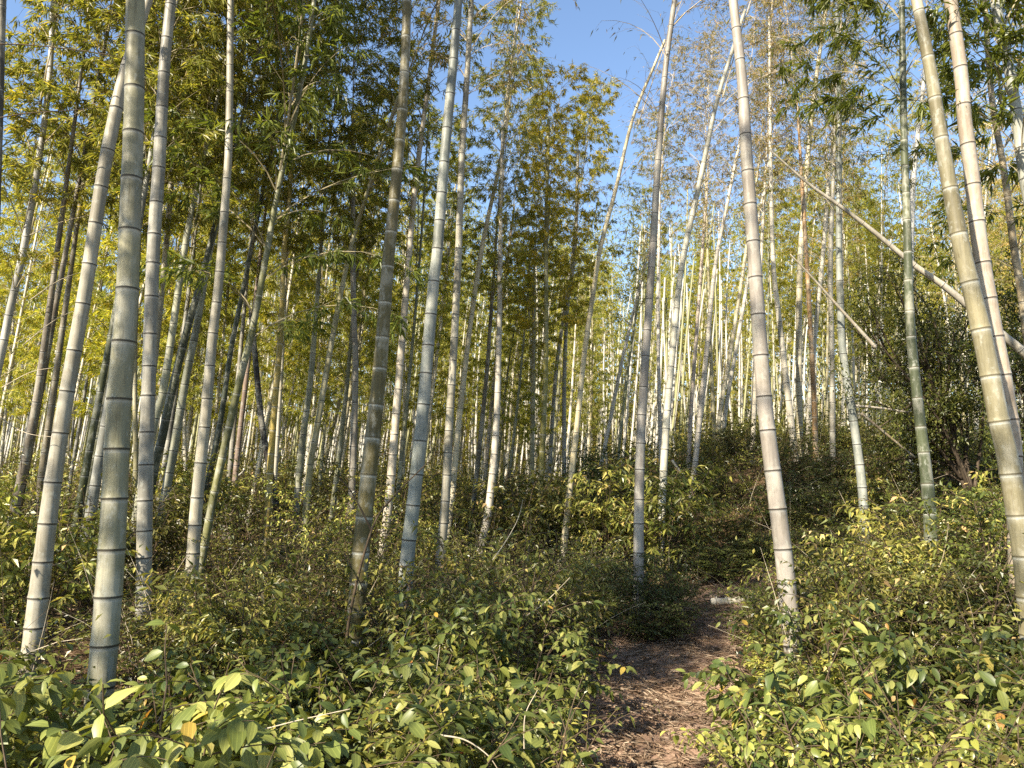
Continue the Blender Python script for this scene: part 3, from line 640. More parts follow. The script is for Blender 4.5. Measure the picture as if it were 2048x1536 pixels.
for lab, Y_, p in (('bleached forked twig lying on the bushes at the bottom centre', 2.55, [(880, 1470), (930, 1480), (975, 1510), (1000, 1545)]),
                   ('bleached long twig across the front left bushes', 2.5, [(380, 1500), (440, 1475), (520, 1460), (600, 1440), (700, 1418)]),
                   ('thin pale twig standing in the bushes below the olive-brown bamboo', 3.6, [(868, 1390), (872, 1350), (880, 1290)]),
                   ('slender dead twig upright in the bushes left of the path', 2.9, [(1050, 1540), (1048, 1470), (1052, 1425), (1075, 1380)])):
    dead_stem(lab, Y_, p, .003, .0012, 'pale_twig')

# ------------------------------------------------------------------ shrubs
def shrub_meshes(seed, h=1.0, spread=.55, nst=7, ntw=6, npair=6, leaf=.078, ratio=.46, lmat='broad_leaf', simple=False, rlo=0., rhi=1., droop=.5, hidef=True):
    rg = np.random.default_rng(seed); st = MB(); fo = MB()
    LP, LD, LN, LL = [], [], [], []
    def leafy(P, n, r):
        T = nrm(np.gradient(P, axis=0))
        for i in range(n):
            s = .12 + .88 * (i + rg.uniform(-.2, .2)) / max(1, n - 1); s = min(max(s, .05), 1.)
            p = np.array([np.interp(s, np.linspace(0, 1, len(P)), P[:, c]) for c in range(3)])
            t = T[min(len(P) - 1, int(s * len(P)))]
            a = nrm(np.cross(t, np.array([0, 0, 1.]) + rg.normal(0, .5, 3)))
            for sg in (-1, 1):
                if rg.random() < .14: continue
                d = a * sg * .8 + t * rg.uniform(.25, .8) + np.array([0, 0, -droop * rg.uniform(.3, 1.5)]) + rg.normal(0, .18, 3)
                LP.append(p + nrm(a * sg + t * .4) * .008); LD.append(d)
                LN.append(np.array([0, 0, 1.]) + rg.normal(0, .38, 3) - d * .1); LL.append(leaf * rg.uniform(.55, 1.15) * (1.1 - .35 * s * (s > .9)))
    for k in range(nst):
        a = k / nst * 6.283 + rg.uniform(-.5, .5); hh = h * rg.uniform(.55, 1.0); sp = spread * rg.uniform(.25, 1.0)
        m = 9; t = np.linspace(0, 1, m)
        P = np.stack([np.cos(a) * (.05 + sp * t ** 1.5), np.sin(a) * (.05 + sp * t ** 1.5), hh * (t - .10 * t ** 3) / .9], -1) + np.cumsum(rg.normal(0, .012 * h, (m, 3)), 0) * t[:, None]
        P[0, 2] = -.06
        V, Q, T = tube(P, np.linspace(.0075, .002, m) * (.6 + .4 * h), 5); st.add(V, Q, T)
        leafy(P[m - 4:], max(2, npair - 2), 0)
        for w in range(ntw):
            s = rg.uniform(.22, .95); q = np.array([np.interp(s, t, P[:, c]) for c in range(3)])
            aa = a + rg.uniform(-1.9, 1.9); L = h * rg.uniform(.22, .42) * (1.15 - .4 * s)
            el = rg.uniform(.15, .9) - np.linspace(0, 1, 6) * rg.uniform(.3, .9)
            d = np.stack([np.cos(el) * np.cos(aa), np.cos(el) * np.sin(aa), np.sin(el)], -1)
            tp = q + np.concatenate([np.zeros((1, 3)), np.cumsum(d[:-1] * L / 5, 0)])
            V, Q, T = tube(tp, np.linspace(.0032, .001, 6) * (.6 + .4 * h), 4, False); st.add(V, Q, None)
            leafy(tp, npair, 0)
    LP, LD, LN, LL = map(np.array, (LP, LD, LN, LL))
    n = len(LL); rv = np.clip(rg.beta(2.0, 2.0, n) * (rhi - rlo) + rlo, 0, 1); bad = rg.random(n) < (.010 if rlo < .15 else .004); rv[bad] = rg.uniform(.94, 1., bad.sum())
    if simple:
        V, T = slim_leaves(LP, LD, LN, LL, LL * ratio * rg.uniform(.85, 1.15, n)); fo.add(V, None, T, np.repeat(rv, 4), 0)
    else:
        V, Q, T, uv = broad_leaves(LP, LD, LN, LL, LL * ratio * rg.uniform(.85, 1.15, n), rg.uniform(.05, .45, n), .16)
        fo.add(V, Q, T, np.repeat(rv, 11), 0, uv)
    return st.mesh('stems', [M['stem']]), fo.mesh('foliage', [M[lmat]], True if not simple else False), h

SHR = {}
for i in range(5): SHR['broad', i] = shrub_meshes(600 + i, 1.0, .55, 8, 8, 6, .092, .48)
for i in range(3): SHR['large', i] = shrub_meshes(610 + i, 1.0, .5, 7, 6, 6, .098, .50, rlo=.2)
for i in range(3): SHR['tall', i] = shrub_meshes(620 + i, 1.3, .45, 6, 9, 6, .085, .44)
for i in range(3): SHR['small', i] = shrub_meshes(640 + i, .8, .5, 10, 10, 8, .034, .55, 'bush_leaf', simple=False)
for i in range(5): SHR['bush', i] = shrub_meshes(660 + i, 1.2, .65, 11, 11, 7, (.085, .050, .070, .042, .095)[i], (.42, .5, .36, .55, .30)[i], 'bush_leaf', simple=True, rlo=(.2, 0, .3, .1, .25)[i])
for i in range(3): SHR['dark', i] = shrub_meshes(680 + i, 1.5, .75, 15, 13, 8, .062, .48, 'bush_leaf', simple=True, rlo=0., rhi=.55)
for i in range(3): SHR['thin', i] = shrub_meshes(700 + i, 1.3, .6, 9, 7, 5, .062, .40, 'bush_leaf', simple=True, rlo=.1)
SN = {'large': 3, 'broad': 5, 'tall': 3, 'small': 3, 'bush': 5, 'dark': 3, 'thin': 3}
NSH = [0]
def shrub(kind, px, Y, ytop, label, col=(1, 1, 1), wide=1.0, group=None, name='shrub', cat='shrub'):
    NSH[0] += 1; i = NSH[0]; rg = np.random.default_rng(3000 + i)
    st, fo, h = SHR[kind, i % SN[kind]]
    p = on_ground(px, Y); zt = at(px, ytop, Y)[2]
    s = max(.12, (zt - p[2]) / h)
    root = thing(name, label, cat, p, group)
    root.rotation_euler = (0, 0, rg.uniform(0, 6.28)); sw = s * wide if kind in ('large', 'broad', 'tall', 'small') else min(s, 1.4) * wide
    root.scale = (max(sw, .7 * wide), max(sw, .7 * wide), s)
    if kind in ('large', 'broad', 'tall', 'small'):
        f = min(max(s, .75), 1.25); root.scale = (f * wide, f * wide, max(s, .45))
    add_obj('stems', st, root); add_obj('foliage', fo, root, None, tuple(np.array(col) * rg.uniform(.9, 1.1)))
    return root

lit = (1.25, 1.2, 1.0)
for a in (
    ('large', -110, 2.5, 1310, 'broad-leaved shrub filling the bottom left corner'),
    ('large', 120, 1.9, 1455, 'broad-leaved shrub against the foot of the thickest mottled bamboo'),
    ('large', 20, 2.8, 1262, 'tall leafy shrub left of the thickest mottled bamboo'),
    ('large', 400, 2.3, 1395, 'low broad-leaved shrub right of the thickest bamboo at the bottom edge'),
    ('large', 365, 2.6, 1285, 'upright sapling with large pale leaves right of the thickest bamboo'),
    ('large', 500, 2.3, 1400, 'broad-leaved shrub at the bottom, third along from the left corner'),
    ('broad', 560, 2.9, 1330, 'shrub with hanging yellow-green leaves below the bright yellow-based bamboo'),
    ('broad', 680, 2.5, 1395, 'dense shrub with hanging leaves below the olive-brown thick bamboo'),
    ('tall', 660, 3.2, 1285, 'shrub with tall shoots in front of the olive-brown bamboo foot'),
    ('bush', 750, 2.9, 1330, 'finer-leaved bush among the broad-leaved ones at the bottom, below the olive-brown bamboo'),
    ('thin', 1040, 2.9, 1330, 'twiggy bush by the left path edge near the bottom'),
    ('thin', 1860, 2.9, 1290, 'twiggy bush among the shrubs at the lower right'),
    ('broad', 830, 2.45, 1410, 'shaded broad-leaved shrub at the bottom below the blue-grey bamboo'),
    ('broad', 800, 3.3, 1300, 'broad-leaved shrub in front of the blue-grey bamboo foot'),
    ('broad', 940, 2.6, 1420, 'broad-leaved shrub at the bottom edge left of the path'),
    ('broad', 960, 3.5, 1270, 'broad-leaved shrub with reddish dead leaves left of the path'),
    ('broad', 1020, 3.3, 1350, 'leafy shrub leaning over the left path edge'),
    ('tall', 1040, 4.3, 1180, 'tall tangled shrub left of the path below the white-grey kinked bamboo'),
    ('tall', 930, 4.6, 1110, 'brownish tangled tall shrub in front of the ash-grey bamboo'),
    ('broad', 1090, 4.6, 1255, 'leafy low shrub at the left path edge before the glossy dark bush'),
    ('broad', 1540, 3.7, 1250, 'bright yellow-green shrub at the right path edge under the pinkish-grey bamboo'),
    ('broad', 1540, 3.3, 1345, 'low bright shrub overhanging the right edge of the path'),
    ('broad', 1640, 2.9, 1350, 'sunlit broad-leaved shrub just right of the path near the bottom'),
    ('tall', 1640, 4.1, 1195, 'leafy shrub directly right of the pinkish-grey bamboo foot'),
    ('broad', 1720, 3.6, 1270, 'shrub with a row of shining hanging leaves on the lower right'),
    ('tall', 1790, 4.4, 1160, 'tall loose shrub below the dark green peeling bamboo'),
    ('broad', 1880, 3.5, 1260, 'dim broad-leaved shrub on the right under the golden-olive bamboo'),
    ('tall', 1950, 4.2, 1170, 'tall shrub in shade left of the golden-olive bamboo foot'),
    ('broad', 2045, 3.0, 1300, 'broad-leaved shrub at the right edge with large drooping leaves'),
    ('small', 1650, 2.6, 1400, 'tiny-leaved bush on the lower right beside the sunlit path shrub'),
    ('small', 1790, 2.5, 1420, 'tiny-leaved bush at the bottom right, middle of three'),
    ('small', 1940, 2.4, 1400, 'tiny-leaved bush at the bottom right corner, last of three'),
    ('small', 1600, 2.5, 1470, 'small tiny-leaved bush at the bottom edge right of the path'),
    ('broad', 330, 3.7, 1330, 'dark shaded shrub between the thickest and the grey-tan bamboo'),
    ('broad', 420, 3.7, 1320, 'dark shaded shrub in front of the cream banded bamboo foot'),
    ('broad', 10, 3.9, 1330, 'shaded shrub around the foot of the leaning beige bamboo'),
    ('tall', 500, 4.4, 1245, 'shaded leafy shrub right of the cream banded bamboo foot'),
    ('broad', 600, 4.6, 1260, 'shaded leafy shrub left of the olive-brown bamboo foot'),
    ('tall', 740, 4.7, 1230, 'leafy shrub between the olive-brown and blue-grey bamboo feet'),
    ('thin', 320, 4.8, 1200, 'thin sapling with dark leaves left of the cream banded bamboo'),
    ('thin', 850, 5.6, 1150, 'loose bush behind the foot of the blue-grey bamboo'),
):
    shrub(*a, col=tuple(v * (1.3 if 'bright' in a[4] or 'pale' in a[4] or 'sunlit' in a[4] else 1) for v in lit))  # sunlight on the brighter shrubs is put into their leaf colour
for a in (
    ('bush', 930, 5.6, 1050, 'brownish-green bush right of the ash-grey bamboo foot'),
    ('bush', 1040, 5.4, 1030, 'tall mixed bush left of the path, below the kinked white-grey bamboo'),
    ('thin', 1000, 5.0, 1040, 'twiggy tall bush standing above the shrubs left of the path'),
    ('bush', 1110, 5.9, 1090, 'bush between the twiggy tall one and the dark glossy bushes'),
    ('bush', 1640, 5.2, 1090, 'tall bush behind the pinkish-grey bamboo on its right side'),
    ('bush', 1720, 5.6, 1080, 'sunlit bush in front of the blue-grey curving bamboo foot'),
    ('thin', 1770, 5.0, 1090, 'twiggy bush left of the dark green peeling bamboo foot'),
    ('bush', 1810, 5.3, 1130, 'bush covering the foot of the dark green peeling bamboo'),
    ('bush', 1900, 5.2, 1120, 'shaded bush between the peeling and the golden-olive bamboo feet'),
    ('thin', 1980, 5.8, 1060, 'twiggy shaded bush left of the right-hand pair of bamboos'),
    ('bush', 470, 5.4, 1180, 'bush right of the cream banded bamboo, in the sun'),
    ('bush', 560, 6.2, 1150, 'sunlit bush below the bright yellow-based bamboo'),
    ('bush', 640, 5.8, 1170, 'sunlit bush left of the olive-brown white-ringed bamboo'),
    ('thin', 760, 6.0, 1130, 'loose bush right behind the olive-brown white-ringed bamboo'),
    ('bush', 1640, 9.6, 1010, 'dark bush on the rise just right of the pinkish-grey bamboo'),
    ('dark', 1590, 8.8, 1040, 'dark bush on the rise directly behind the pinkish-grey bamboo'),
    ('dark', 1560, 9.7, 1090, 'dark bush at the end of the path bend'),
):
    shrub(*a, col=(1.1, 1.05, .95))
def grass_tuft(px, Y, label, h=.5, n=70, seed=0):
    rg = np.random.default_rng(seed); p = on_ground(px, Y); mb = MB()
    for i in range(n):
        a = rg.uniform(0, 6.28); L = h * rg.uniform(.5, 1.2); m = 7; e = rg.uniform(.8, 1.5) - np.linspace(0, 1, m) * rg.uniform(.4, 1.9)
        d = np.stack([np.cos(e) * np.cos(a), np.cos(e) * np.sin(a), np.sin(e)], -1)
        q = np.array([rg.normal(0, .06), rg.normal(0, .06), -.02]) + np.concatenate([np.zeros((1, 3)), np.cumsum(d[:-1] * L / (m - 1), 0)])
        s = np.array([-math.sin(a), math.cos(a), 0]) * .006; w = np.sin(np.linspace(.5, 3.14, m))[:, None]
        V = np.concatenate([q - s * w, q + s * w]); j = np.arange(m - 1)
        mb.add(V, np.stack([j, j + m, j + m + 1, j + 1], -1), None, rg.uniform(.2, 1), 0)
    tag(add_obj('grass_tuft', mb.mesh('grass_tuft', [M['bush_leaf']]), None, tuple(p), (1.1, 1.0, .7)), label, 'grass')
grass_tuft(1650, 5.0, 'tuft of arching blades right beside the pinkish-grey bamboo', .7, 60, 1)
grass_tuft(870, 6.6, 'pale arching grass tuft at the foot of the ash-grey bamboo', .8, 60, 2)
grass_tuft(1480, 2.6, 'grass tuft at the right path edge near the bottom', .35, 70, 3)
grass_tuft(1120, 3.6, 'small grass tuft at the left path edge', .3, 60, 4)

for a in (
    ('dark', 1180, 7.0, 1110, 'dark glossy bush left of the grey-brown path bamboo'),
    ('dark', 1250, 7.5, 1085, 'dark glossy bush behind the grey-brown path bamboo'),
    ('dark', 1318, 7.2, 1100, 'dark glossy bush right of the grey-brown path bamboo, at the path bend'),
    ('dark', 1300, 6.9, 1190, 'low dark leafy bush at the very foot of the path bamboo'),
    ('dark', 1420, 9.9, 1090, 'dark bush hanging over the log on the path bend'),
    ('dark', 1185, 12.5, 880, 'dark thicket bush under the slanting thin white bamboo'),
    ('dark', 1235, 13.0, 870, 'dark thicket bush right beneath the thin greenish crossing bamboo'),
    ('dark', 1170, 11.5, 960, 'dark thicket bush beside the cream yellow leaning bamboo'),
    ('dark', 1650, 10.5, 895, 'dark evergreen bush covering the feet of the cream and tan bamboos'),
    ('dark', 1600, 10.3, 930, 'dark evergreen bush at the feet of the leaning white and straight cream bamboo'),
    ('dark', 1700, 10.0, 960, 'dark evergreen bush left of the blue-grey curving bamboo'),
    ('dark', 1660, 9.0, 1030, 'dark leafy bush below the evergreen bush, right of the pinkish-grey bamboo'),
    ('dark', 1780, 9.5, 950, 'dark bush between the blue-grey and the dark green peeling bamboo'),
    ('dark', 1930, 8.5, 960, 'dark bush between the dark green peeling and the golden-olive bamboo'),
    ('dark', 1510, 9.5, 1060, 'dark bush left of the pinkish-grey bamboo beyond the path'),
    ('dark', 1450, 9.8, 1070, 'dark bush beyond the log on the path bend'),
):
    shrub(*a, wide=.82)

zone_names = ['on the left slope', 'at the centre of the slope', 'on the right rise']
taken = []
def clear(x, y, d, lst):
    for a, b in lst:
        if (a - x) ** 2 + (b - y) ** 2 < d * d: return False
    return True
rg = np.random.default_rng(55)
cnt = 0
while cnt < 195:
    y = rg.uniform(4.8, 15.5) if cnt < 165 else rg.uniform(5.0, 9.5); px = rg.uniform(-80, 2130) if cnt < 125 else rg.uniform(1380, 2000) if cnt < 165 else rg.uniform(60, 900); x = (px - 1024) / FPX * y / cp_
    if path_dist(x, y) < .85 and y < 10.5 or not clear(x, y, .42 + .02 * y, taken): continue
    if y < 6.5 and 1130 < px < 1500 or y < 8.6 and 1360 < px < 1520: continue
    taken.append((x, y)); cnt += 1
    z = int(px > 780) + int(px > 1400)
    hgt = rg.uniform(.35, 1.25) if y < 9 else rg.uniform(.6, 1.7) if px < 1330 else rg.uniform(.45, .95)
    kind = rg.choice(['bush', 'thin', 'bush', 'dark'] if px > 1100 else ['bush', 'thin', 'bush', 'thin'])
    p = on_ground(px, y); zt = p[2] + hgt; d = (zt - CAM_Z) / y
    py = 768 - FPX * (d * cp_ - sp_) / (cp_ + d * sp_)
    c = rg.choice([.55, .8, 1.1, 1.5, 1.8])
    word = {'bush': 'small-leaved green', 'thin': 'sparse twiggy', 'dark': 'dark-leaved'}[str(kind)]
    shrub(str(kind), px, y, py, f'{word} bush in the undergrowth thicket {zone_names[z]}', (c, c * rg.uniform(.92, 1.02), c * .85), group=f'{word} bushes of the thicket {zone_names[z]}')

# ------------------------------------------------------------------ the dark evergreen tree on the right rise
def tree(label, px, Y, tips, leaf=.05, n_leaf=620, col=(1, 1, 1), seed=0, r0=.06, lean=None):
    rg = np.random.default_rng(seed)
    base = on_ground(px, Y); root = thing('tree', label, 'tree', base)
    tr = MB(); cr = MB(); top = np.array(lean) if lean else np.array([rg.normal(0, .2), .1, 2.4])
    m = 10; t = np.linspace(0, 1, m)[:, None]
    P = top * t + np.cumsum(rg.normal(0, .03, (m, 3)), 0) * t; P[0, 2] = -.15
    V, Q, T = tube(P, np.linspace(r0, r0 * .4, m), 8); tr.add(V, Q, T)
    LP, LD, LN, LL = [], [], [], []
    for (tx, ty, dy) in tips:
        e = at(tx, ty, Y + dy) - base
        q = P[int(rg.integers(3, m))]
        mid = (q + e) / 2 + rg.normal(0, .12, 3) + np.array([0, 0, .12])
        b = spline([q, mid, e], 12)
        V, Q, T = tube(b, np.linspace(r0 * .42, .006, len(b)), 6); tr.add(V, Q, T)
        for j in range(9):
            s = b[int(rg.integers(len(b) // 3, len(b)))]
            d = nrm(rg.normal(0, 1, 3) * np.array([1, 1, .6]) + nrm(e - q) * .6)
            L = rg.uniform(.25, .6); tw = np.stack([s, s + d * L * .5 + [0, 0, .02], s + d * L + [0, 0, -.06]])
            V, Q, T = tube(tw, [.005, .003, .0012], 4, False); tr.add(V, Q, None)
            c = int(n_leaf / 9); x = rg.uniform(.2, 1.1, c)[:, None]
            LP.append(s + d * L * x + rg.normal(0, .055, (c, 3))); LD.append(d * .5 + rg.normal(0, .6, (c, 3)) + [0, 0, -.25])
            LN.append(rg.normal(0, .5, (c, 3)) + [0, 0, 1]); LL.append(leaf * rg.uniform(.6, 1.2, c))
    LP, LD, LN, LL = map(np.concatenate, (LP, LD, LN, LL))
    V, T = slim_leaves(LP, LD, LN, LL, LL * .42); cr.add(V, None, T, np.repeat(rg.uniform(0, .65, len(LL)), 4), 0)
    add_obj('trunk', tr.mesh('trunk', [M['bark']], True), root)
    add_obj('crown', cr.mesh('crown', [M['bush_leaf']]), root, None, col)
rg = np.random.default_rng(91)
tips = [(rg.uniform(1700, 1985), rg.uniform(560, 930), rg.uniform(-.6, .9)) for _ in range(34)] + [(rg.uniform(1690, 1830), rg.uniform(520, 640), rg.uniform(-.4, .8)) for _ in range(8)]
tree('dark evergreen tree with crooked limbs between the right-hand bamboos', 1960, 9.4, tips, seed=5, lean=(-.55, .2, 2.0), col=(.95, .9, .8))
tips = [(rg.uniform(2000, 2120), rg.uniform(560, 1000), rg.uniform(-.6, .9)) for _ in range(20)]
tree('dark evergreen tree at the right edge behind the golden-olive bamboo', 2090, 8.6, tips, seed=6, lean=(.1, .2, 2.2), col=(.9, .9, .8))

# ------------------------------------------------------------------ the stand behind: many slender culms
CV = {}
for i in range(6):
    rgc = np.random.default_rng(800 + i); t = np.linspace(0, 1, 24)[:, None]
    bd = rgc.normal(0, .22, 2); P = np.concatenate([np.array(bd)[None] * (t * t), 7.2 * t], 1)
    P[:, :2] += np.array([.05 * np.sin(t[:, 0] * rgc.uniform(3, 7)), .05 * np.cos(t[:, 0] * rgc.uniform(3, 7))]).T * t
    CV[i] = (P, [culm_mesh('culm', P, lambda s: .043 - .0044 * s, M[mm], 9, .15, .30, i) for mm in ('culm_dark_node', 'culm_white_node')])
def at_s(P, s):
    S = np.concatenate([[0], np.cumsum(np.linalg.norm(np.diff(P, axis=0), axis=1))])
    return np.array([np.interp(s, S, P[:, c]) for c in range(3)])

def stand_bamboo(x, y, label, group, col, kind, h0, fat, tall, lean, cc, rg):
    i = int(rg.integers(6)); P, me = CV[i]
    root = thing('bamboo', label, 'bamboo', (x, y, float(ground_z(x, y)) - .1), group)
    root.rotation_euler = (lean[1], lean[0], rg.uniform(-.5, .5))
    root.scale = (fat, fat, tall)
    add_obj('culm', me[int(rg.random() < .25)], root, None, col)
    if kind:
        p = at_s(P, h0)
        c = put_crown(root, p, nrm(at_s(P, 7.1) - p), kind, int(rg.integers(10)), 1.0, rg.uniform(0, 6.28), cc)
        g = rg.uniform(.75, 1.0) * tall
        c.scale = (g / fat, g / fat, g / tall)
    return root

rg = np.random.default_rng(12)
pts = [(o.location.x, o.location.y) for o in COL.objects if o.get('category') == 'bamboo']
n = 0; tries = 0
while n < 232 and tries < 20000:
    tries += 1
    y = 10.5 + 27 * rg.random() ** 1.25; px = rg.uniform(-150, 2200); x = (px - 1024) / FPX * y / cp_
    gap = 1085 < px < 1500; right = px >= 1500
    if not clear(x, y, .55, pts): continue
    if gap and (y < 17 or rg.random() < .15): continue
    if 940 < px <= 1085 and y < 13: continue
    if right and y < 14.5: continue
    if right and rg.random() < .15: continue
    pts.append((x, y)); n += 1
    zone = 'left half of the grove' if px < 700 else 'middle of the grove' if px < 1200 else 'right rise'
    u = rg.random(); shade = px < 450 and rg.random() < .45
    if shade: word, col = 'shadowed dull', (rg.uniform(.14, .26),) * 3  # darker culm colour stands in for the shade of the stand
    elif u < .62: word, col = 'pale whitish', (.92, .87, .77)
    elif u < .85: word, col = 'yellowish', (.46, .41, .24)
    else: word, col = 'greenish grey', (.30, .31, .21)
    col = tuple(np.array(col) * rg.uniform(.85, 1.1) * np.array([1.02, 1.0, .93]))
    if gap: kind, h0, tall = str(rg.choice(['light', 'lush', 'lush', 'twiggy'])), 2.4, (CAM_Z + y * (977 - rg.uniform(400, 620) + .25 * max(0, 1250 - px) * (rg.random() < .5)) / FPX - float(ground_z(x, y))) / 9.0
    elif right: kind, h0, tall = str(rg.choice(['light', 'twiggy', 'twiggy', 'lush'] if y < 19 else ['lush', 'lush', 'light'])), rg.uniform(2.6, 3.6), rg.uniform(.85, 1.1)
    elif px > 940: kind, h0, tall = str(rg.choice(['lush', 'lush', 'light'])), rg.uniform(1.8, 2.8), rg.uniform(.62, .80) if y < 22 else rg.uniform(.75, .95)
    else: kind, h0, tall = str(rg.choice(['lush', 'lush', 'lush', 'light'])), rg.uniform(1.5, 3.0), rg.uniform(.85, 1.2)
    warm = rg.uniform(0, 1)
    cc = (.95 + .30 * warm, 1.0 + .18 * warm, 1.0 - .3 * warm)
    cc = tuple(v * 1.28 for v in cc)
    if px < 420 and y < 20: cc = tuple(v * 1.15 for v in cc)  # sunlit left canopy: the extra light is painted into the leaf tint
    stand_bamboo(x, y, f'{word} slender bamboo in the crowded back stand, {zone}', f'{word} back-stand bamboos, {zone}', col, kind, h0, rg.uniform(.75, 1.1), tall, (rg.normal(.075, .045), rg.normal(0, .04)), cc, rg)

# bamboos of the same grove to the left of and behind the viewpoint: their crowns dapple the foreground
rg = np.random.default_rng(77)
for i, (x, y) in enumerate([(-4.5, .9), (-5.0, 1.7), (-5.5, -.3), (-6.5, 3.0), (-6.4, -1.6), (-9.5, 1.5), (2.2, -6.5), (-10.5, -2), (-3.2, -.7), (-2.2, -1.5), (-4.3, .2), (-5.9, .3)]):
    stand_bamboo(x, y, 'tall bamboo outside the picture on the near left, its leafy crown shading the foreground', 'near bamboos outside the picture', (.4, .37, .3), 'lush' if i < 8 else 'light', rg.uniform(2.8, 4.2) if i < 8 else 4.0, 1.2, rg.uniform(1.0, 1.25), (rg.normal(.03, .04), rg.normal(0, .04)), (1, 1, 1), rg)

# ------------------------------------------------------------------ far wood, undergrowth, litter, dead brush
def leaf_mass(name, P, D, N, L, ratio, mat, rv, color=(1, 1, 1)):
    mb = MB(); V, T = slim_leaves(P, D, N, L, L * ratio); mb.add(V, None, T, np.repeat(rv, 4), 0)
    o = add_obj(name, mb.mesh(name, [M[mat]]), None, None, color); tag(o, kind='stuff'); return o
rg = np.random.default_rng(21)
PP, RV = [], []
for c in range(620):
    y = rg.uniform(36, 60); px = rg.uniform(-300, 2350); x = (px - 1024) / FPX * y
    top = 480 + 70 * math.sin(px * .006) + rg.normal(0, 70) - (75 if px > 1180 else 0)
    zt = CAM_Z + y * (977 - top) / FPX; zg = float(ground_z(x, y)); m = 560
    h = rg.beta(.95, 1.15, m); r = rg.normal(0, .75, (m, 2)) * (1.15 - .75 * h[:, None])
    PP.append(np.column_stack([x + r[:, 0], y + r[:, 1], zg + .2 + (zt - zg) * h])); RV.append(np.clip(rg.normal(rg.uniform(.25, .7), .2, m), 0, 1))
P = np.concatenate(PP); n = len(P)
leaf_mass('distant_bamboo_wood', P, rg.normal(0, 1, (n, 3)) + [0, 0, -.4], rg.normal(0, .6, (n, 3)) + [0, -.3, 1], rg.uniform(.18, .40, n), .22, 'bamboo_leaf', np.concatenate(RV), (1.0, .95, .85))

rg = np.random.default_rng(22)
n = 110000
y = 3.0 + 14 * rg.random(n) ** 1.2; x = (rg.uniform(-120, 2170, n) - 1024) / FPX * y
nz = np.sin(x * 2.1 + 1.3) * np.cos(y * 1.7) + .6 * np.sin(x * 5.3) * np.sin(y * 4.1)
ok = (path_dist(x, y) > .66 + .1 * np.sin(y * 5)) & (nz > -.7 + rg.uniform(0, .9, n)); x, y = x[ok], y[ok]; n = len(x)
P = np.column_stack([x, y, ground_z(x, y) + .02 + rg.gamma(2.0, .10, n) * np.clip(1 + .7 * np.sin(x * 3.7 + 2) * np.cos(y * 3.1), .3, 2)])
leaf_mass('undergrowth', P, rg.normal(0, 1, (n, 3)) + [0, 0, .1], rg.normal(0, .45, (n, 3)) + [0, -.2, 1], rg.uniform(.028, .065, n), .5, 'bush_leaf', np.clip(rg.beta(2, 2, n), 0, 1), (1.05, 1.0, .8))

rg = np.random.default_rng(27); mb = MB()
for i in range(640):
    y = rg.uniform(21, 44); px = rg.uniform(-120, 1180) if rg.random() < .55 else rg.uniform(1180, 2150); x = (px - 1024) / FPX * y
    z = float(ground_z(x, y)); L = rg.uniform(4.5, 8.5); ln = rg.normal(.07, .05, 2) * [1, .4]; t = np.linspace(0, 1, 6)[:, None]
    P = np.array([x, y, z - .1]) + np.concatenate([L * t * ln[0] + .12 * np.sin(t * 3) * rg.normal(), L * t * ln[1], L * t], 1)
    V, Q, T = tube(P, np.linspace(.048, .024, 6) * rg.uniform(.7, 1.1), 6, False); mb.add(V, Q, None, 0, int(rg.random() < .3))
pc = NT('far_culm'); M['far_culm'] = pc.done(pc.principled((.46, .43, .36), .55, .25))
pc = NT('far_green_culm'); M['far_green_culm'] = pc.done(pc.principled((.27, .26, .13), .55, .25))
tag(add_obj('distant_bamboo_stems', mb.mesh('distant_bamboo_stems', [M['far_culm'], M['far_green_culm']], True)), kind='stuff')
rg = np.random.default_rng(26)
n = 130000
y = 13 + 27 * rg.random(n); x = (rg.uniform(-150, 2200, n) - 1024) / FPX * y
nz = np.sin(x * 1.1 + 1.3) * np.cos(y * .9) + .6 * np.sin(x * 2.9) * np.sin(y * 2.3)
P = np.column_stack([x, y, ground_z(x, y) + .02 + rg.gamma(2.0, .16, n) * np.clip(1.1 + .6 * nz, .35, None)])
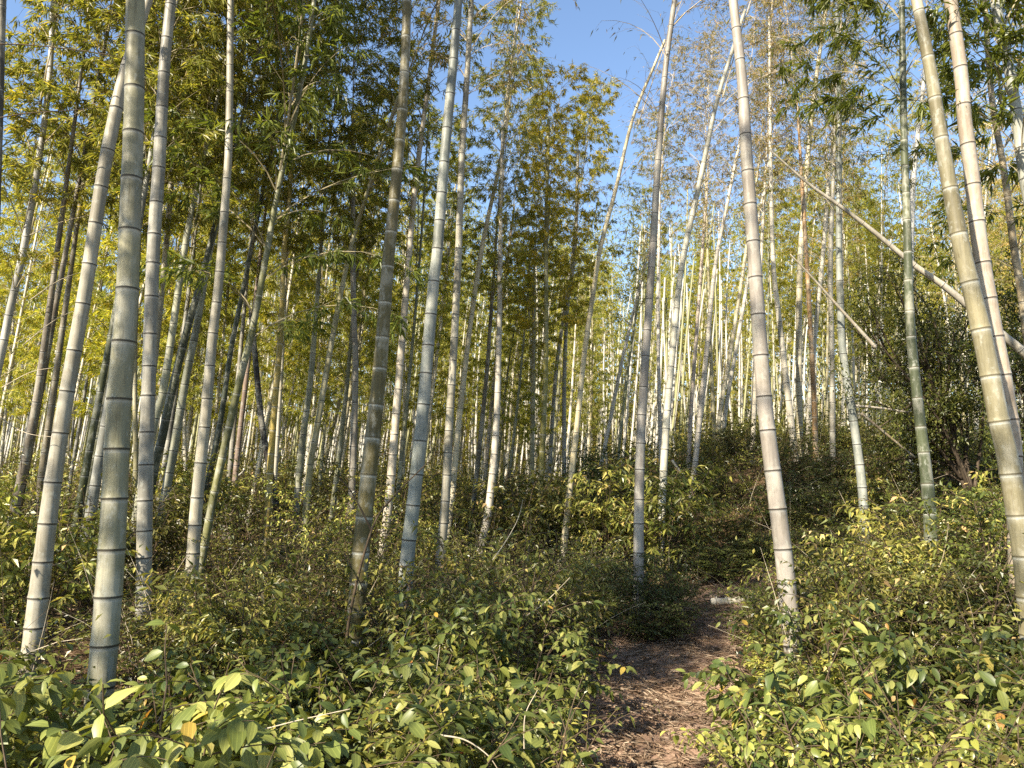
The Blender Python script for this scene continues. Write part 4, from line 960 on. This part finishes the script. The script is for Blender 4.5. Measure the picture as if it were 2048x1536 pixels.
leaf_mass('hillside_undergrowth', P, rg.normal(0, 1, (n, 3)) + [0, 0, .2], rg.normal(0, .5, (n, 3)) + [0, -.3, 1], rg.uniform(.06, .14, n), .38, 'bush_leaf', np.clip(rg.beta(2, 2, n), 0, 1), (1.1, 1.0, .8))

rg = np.random.default_rng(23)
n1, n2 = 11000, 36000
yp = 2.2 + 7.3 * rg.random(n1) ** 1.1; xp = path_x(yp) + rg.normal(0, .42, n1)
y2 = 2.5 + 16 * rg.random(n2) ** 1.3; x2 = (rg.uniform(-100, 2150, n2) - 1024) / FPX * y2
x, y = np.concatenate([xp, x2]), np.concatenate([yp, y2]); n = n1 + n2
P = np.column_stack([x, y, ground_z(x, y) + np.where(path_dist(x, y) < .6, .048, .012) + rg.gamma(1.5, .005, n)])
a = rg.uniform(0, 6.28, n)
leaf_mass('leaf_litter', P, np.column_stack([np.cos(a), np.sin(a), rg.normal(.02, .18, n)]), np.column_stack([rg.normal(0, .4, (n, 2)), np.ones(n)]), rg.uniform(.05, .15, n), .085, 'litter_leaf', rg.uniform(0, 1, n))

rg = np.random.default_rng(24); mb = MB()
for i in range(1500):
    y = 4.2 + 11.5 * rg.random() ** 1.1; px = rg.uniform(-100, 2150); x = (px - 1024) / FPX * y
    if path_dist(x, y) < .8 and y < 10: continue
    z = float(ground_z(x, y)); L = rg.uniform(.3, 1.25); a = rg.uniform(0, 6.28); e = rg.uniform(.35, 1.5); m = 6
    el = e - np.linspace(0, 1, m) * rg.uniform(.0, 1.2); aa = a + np.linspace(0, 1, m) * rg.normal(0, .5)
    d = np.stack([np.cos(el) * np.cos(aa), np.cos(el) * np.sin(aa), np.sin(el)], -1)
    P = np.array([x, y, z - .02]) + np.concatenate([np.zeros((1, 3)), np.cumsum(d[:-1] * L / (m - 1), 0)])
    V, Q, T = tube(P, np.linspace(.0036, .0010, m) * rg.uniform(.6, 1.2), 3, False); mb.add(V, Q, None, 0, int(rg.random() < .45))
o = add_obj('dead_brush', mb.mesh('dead_brush', [M['pale_twig'], M['stem']])); tag(o, kind='stuff')
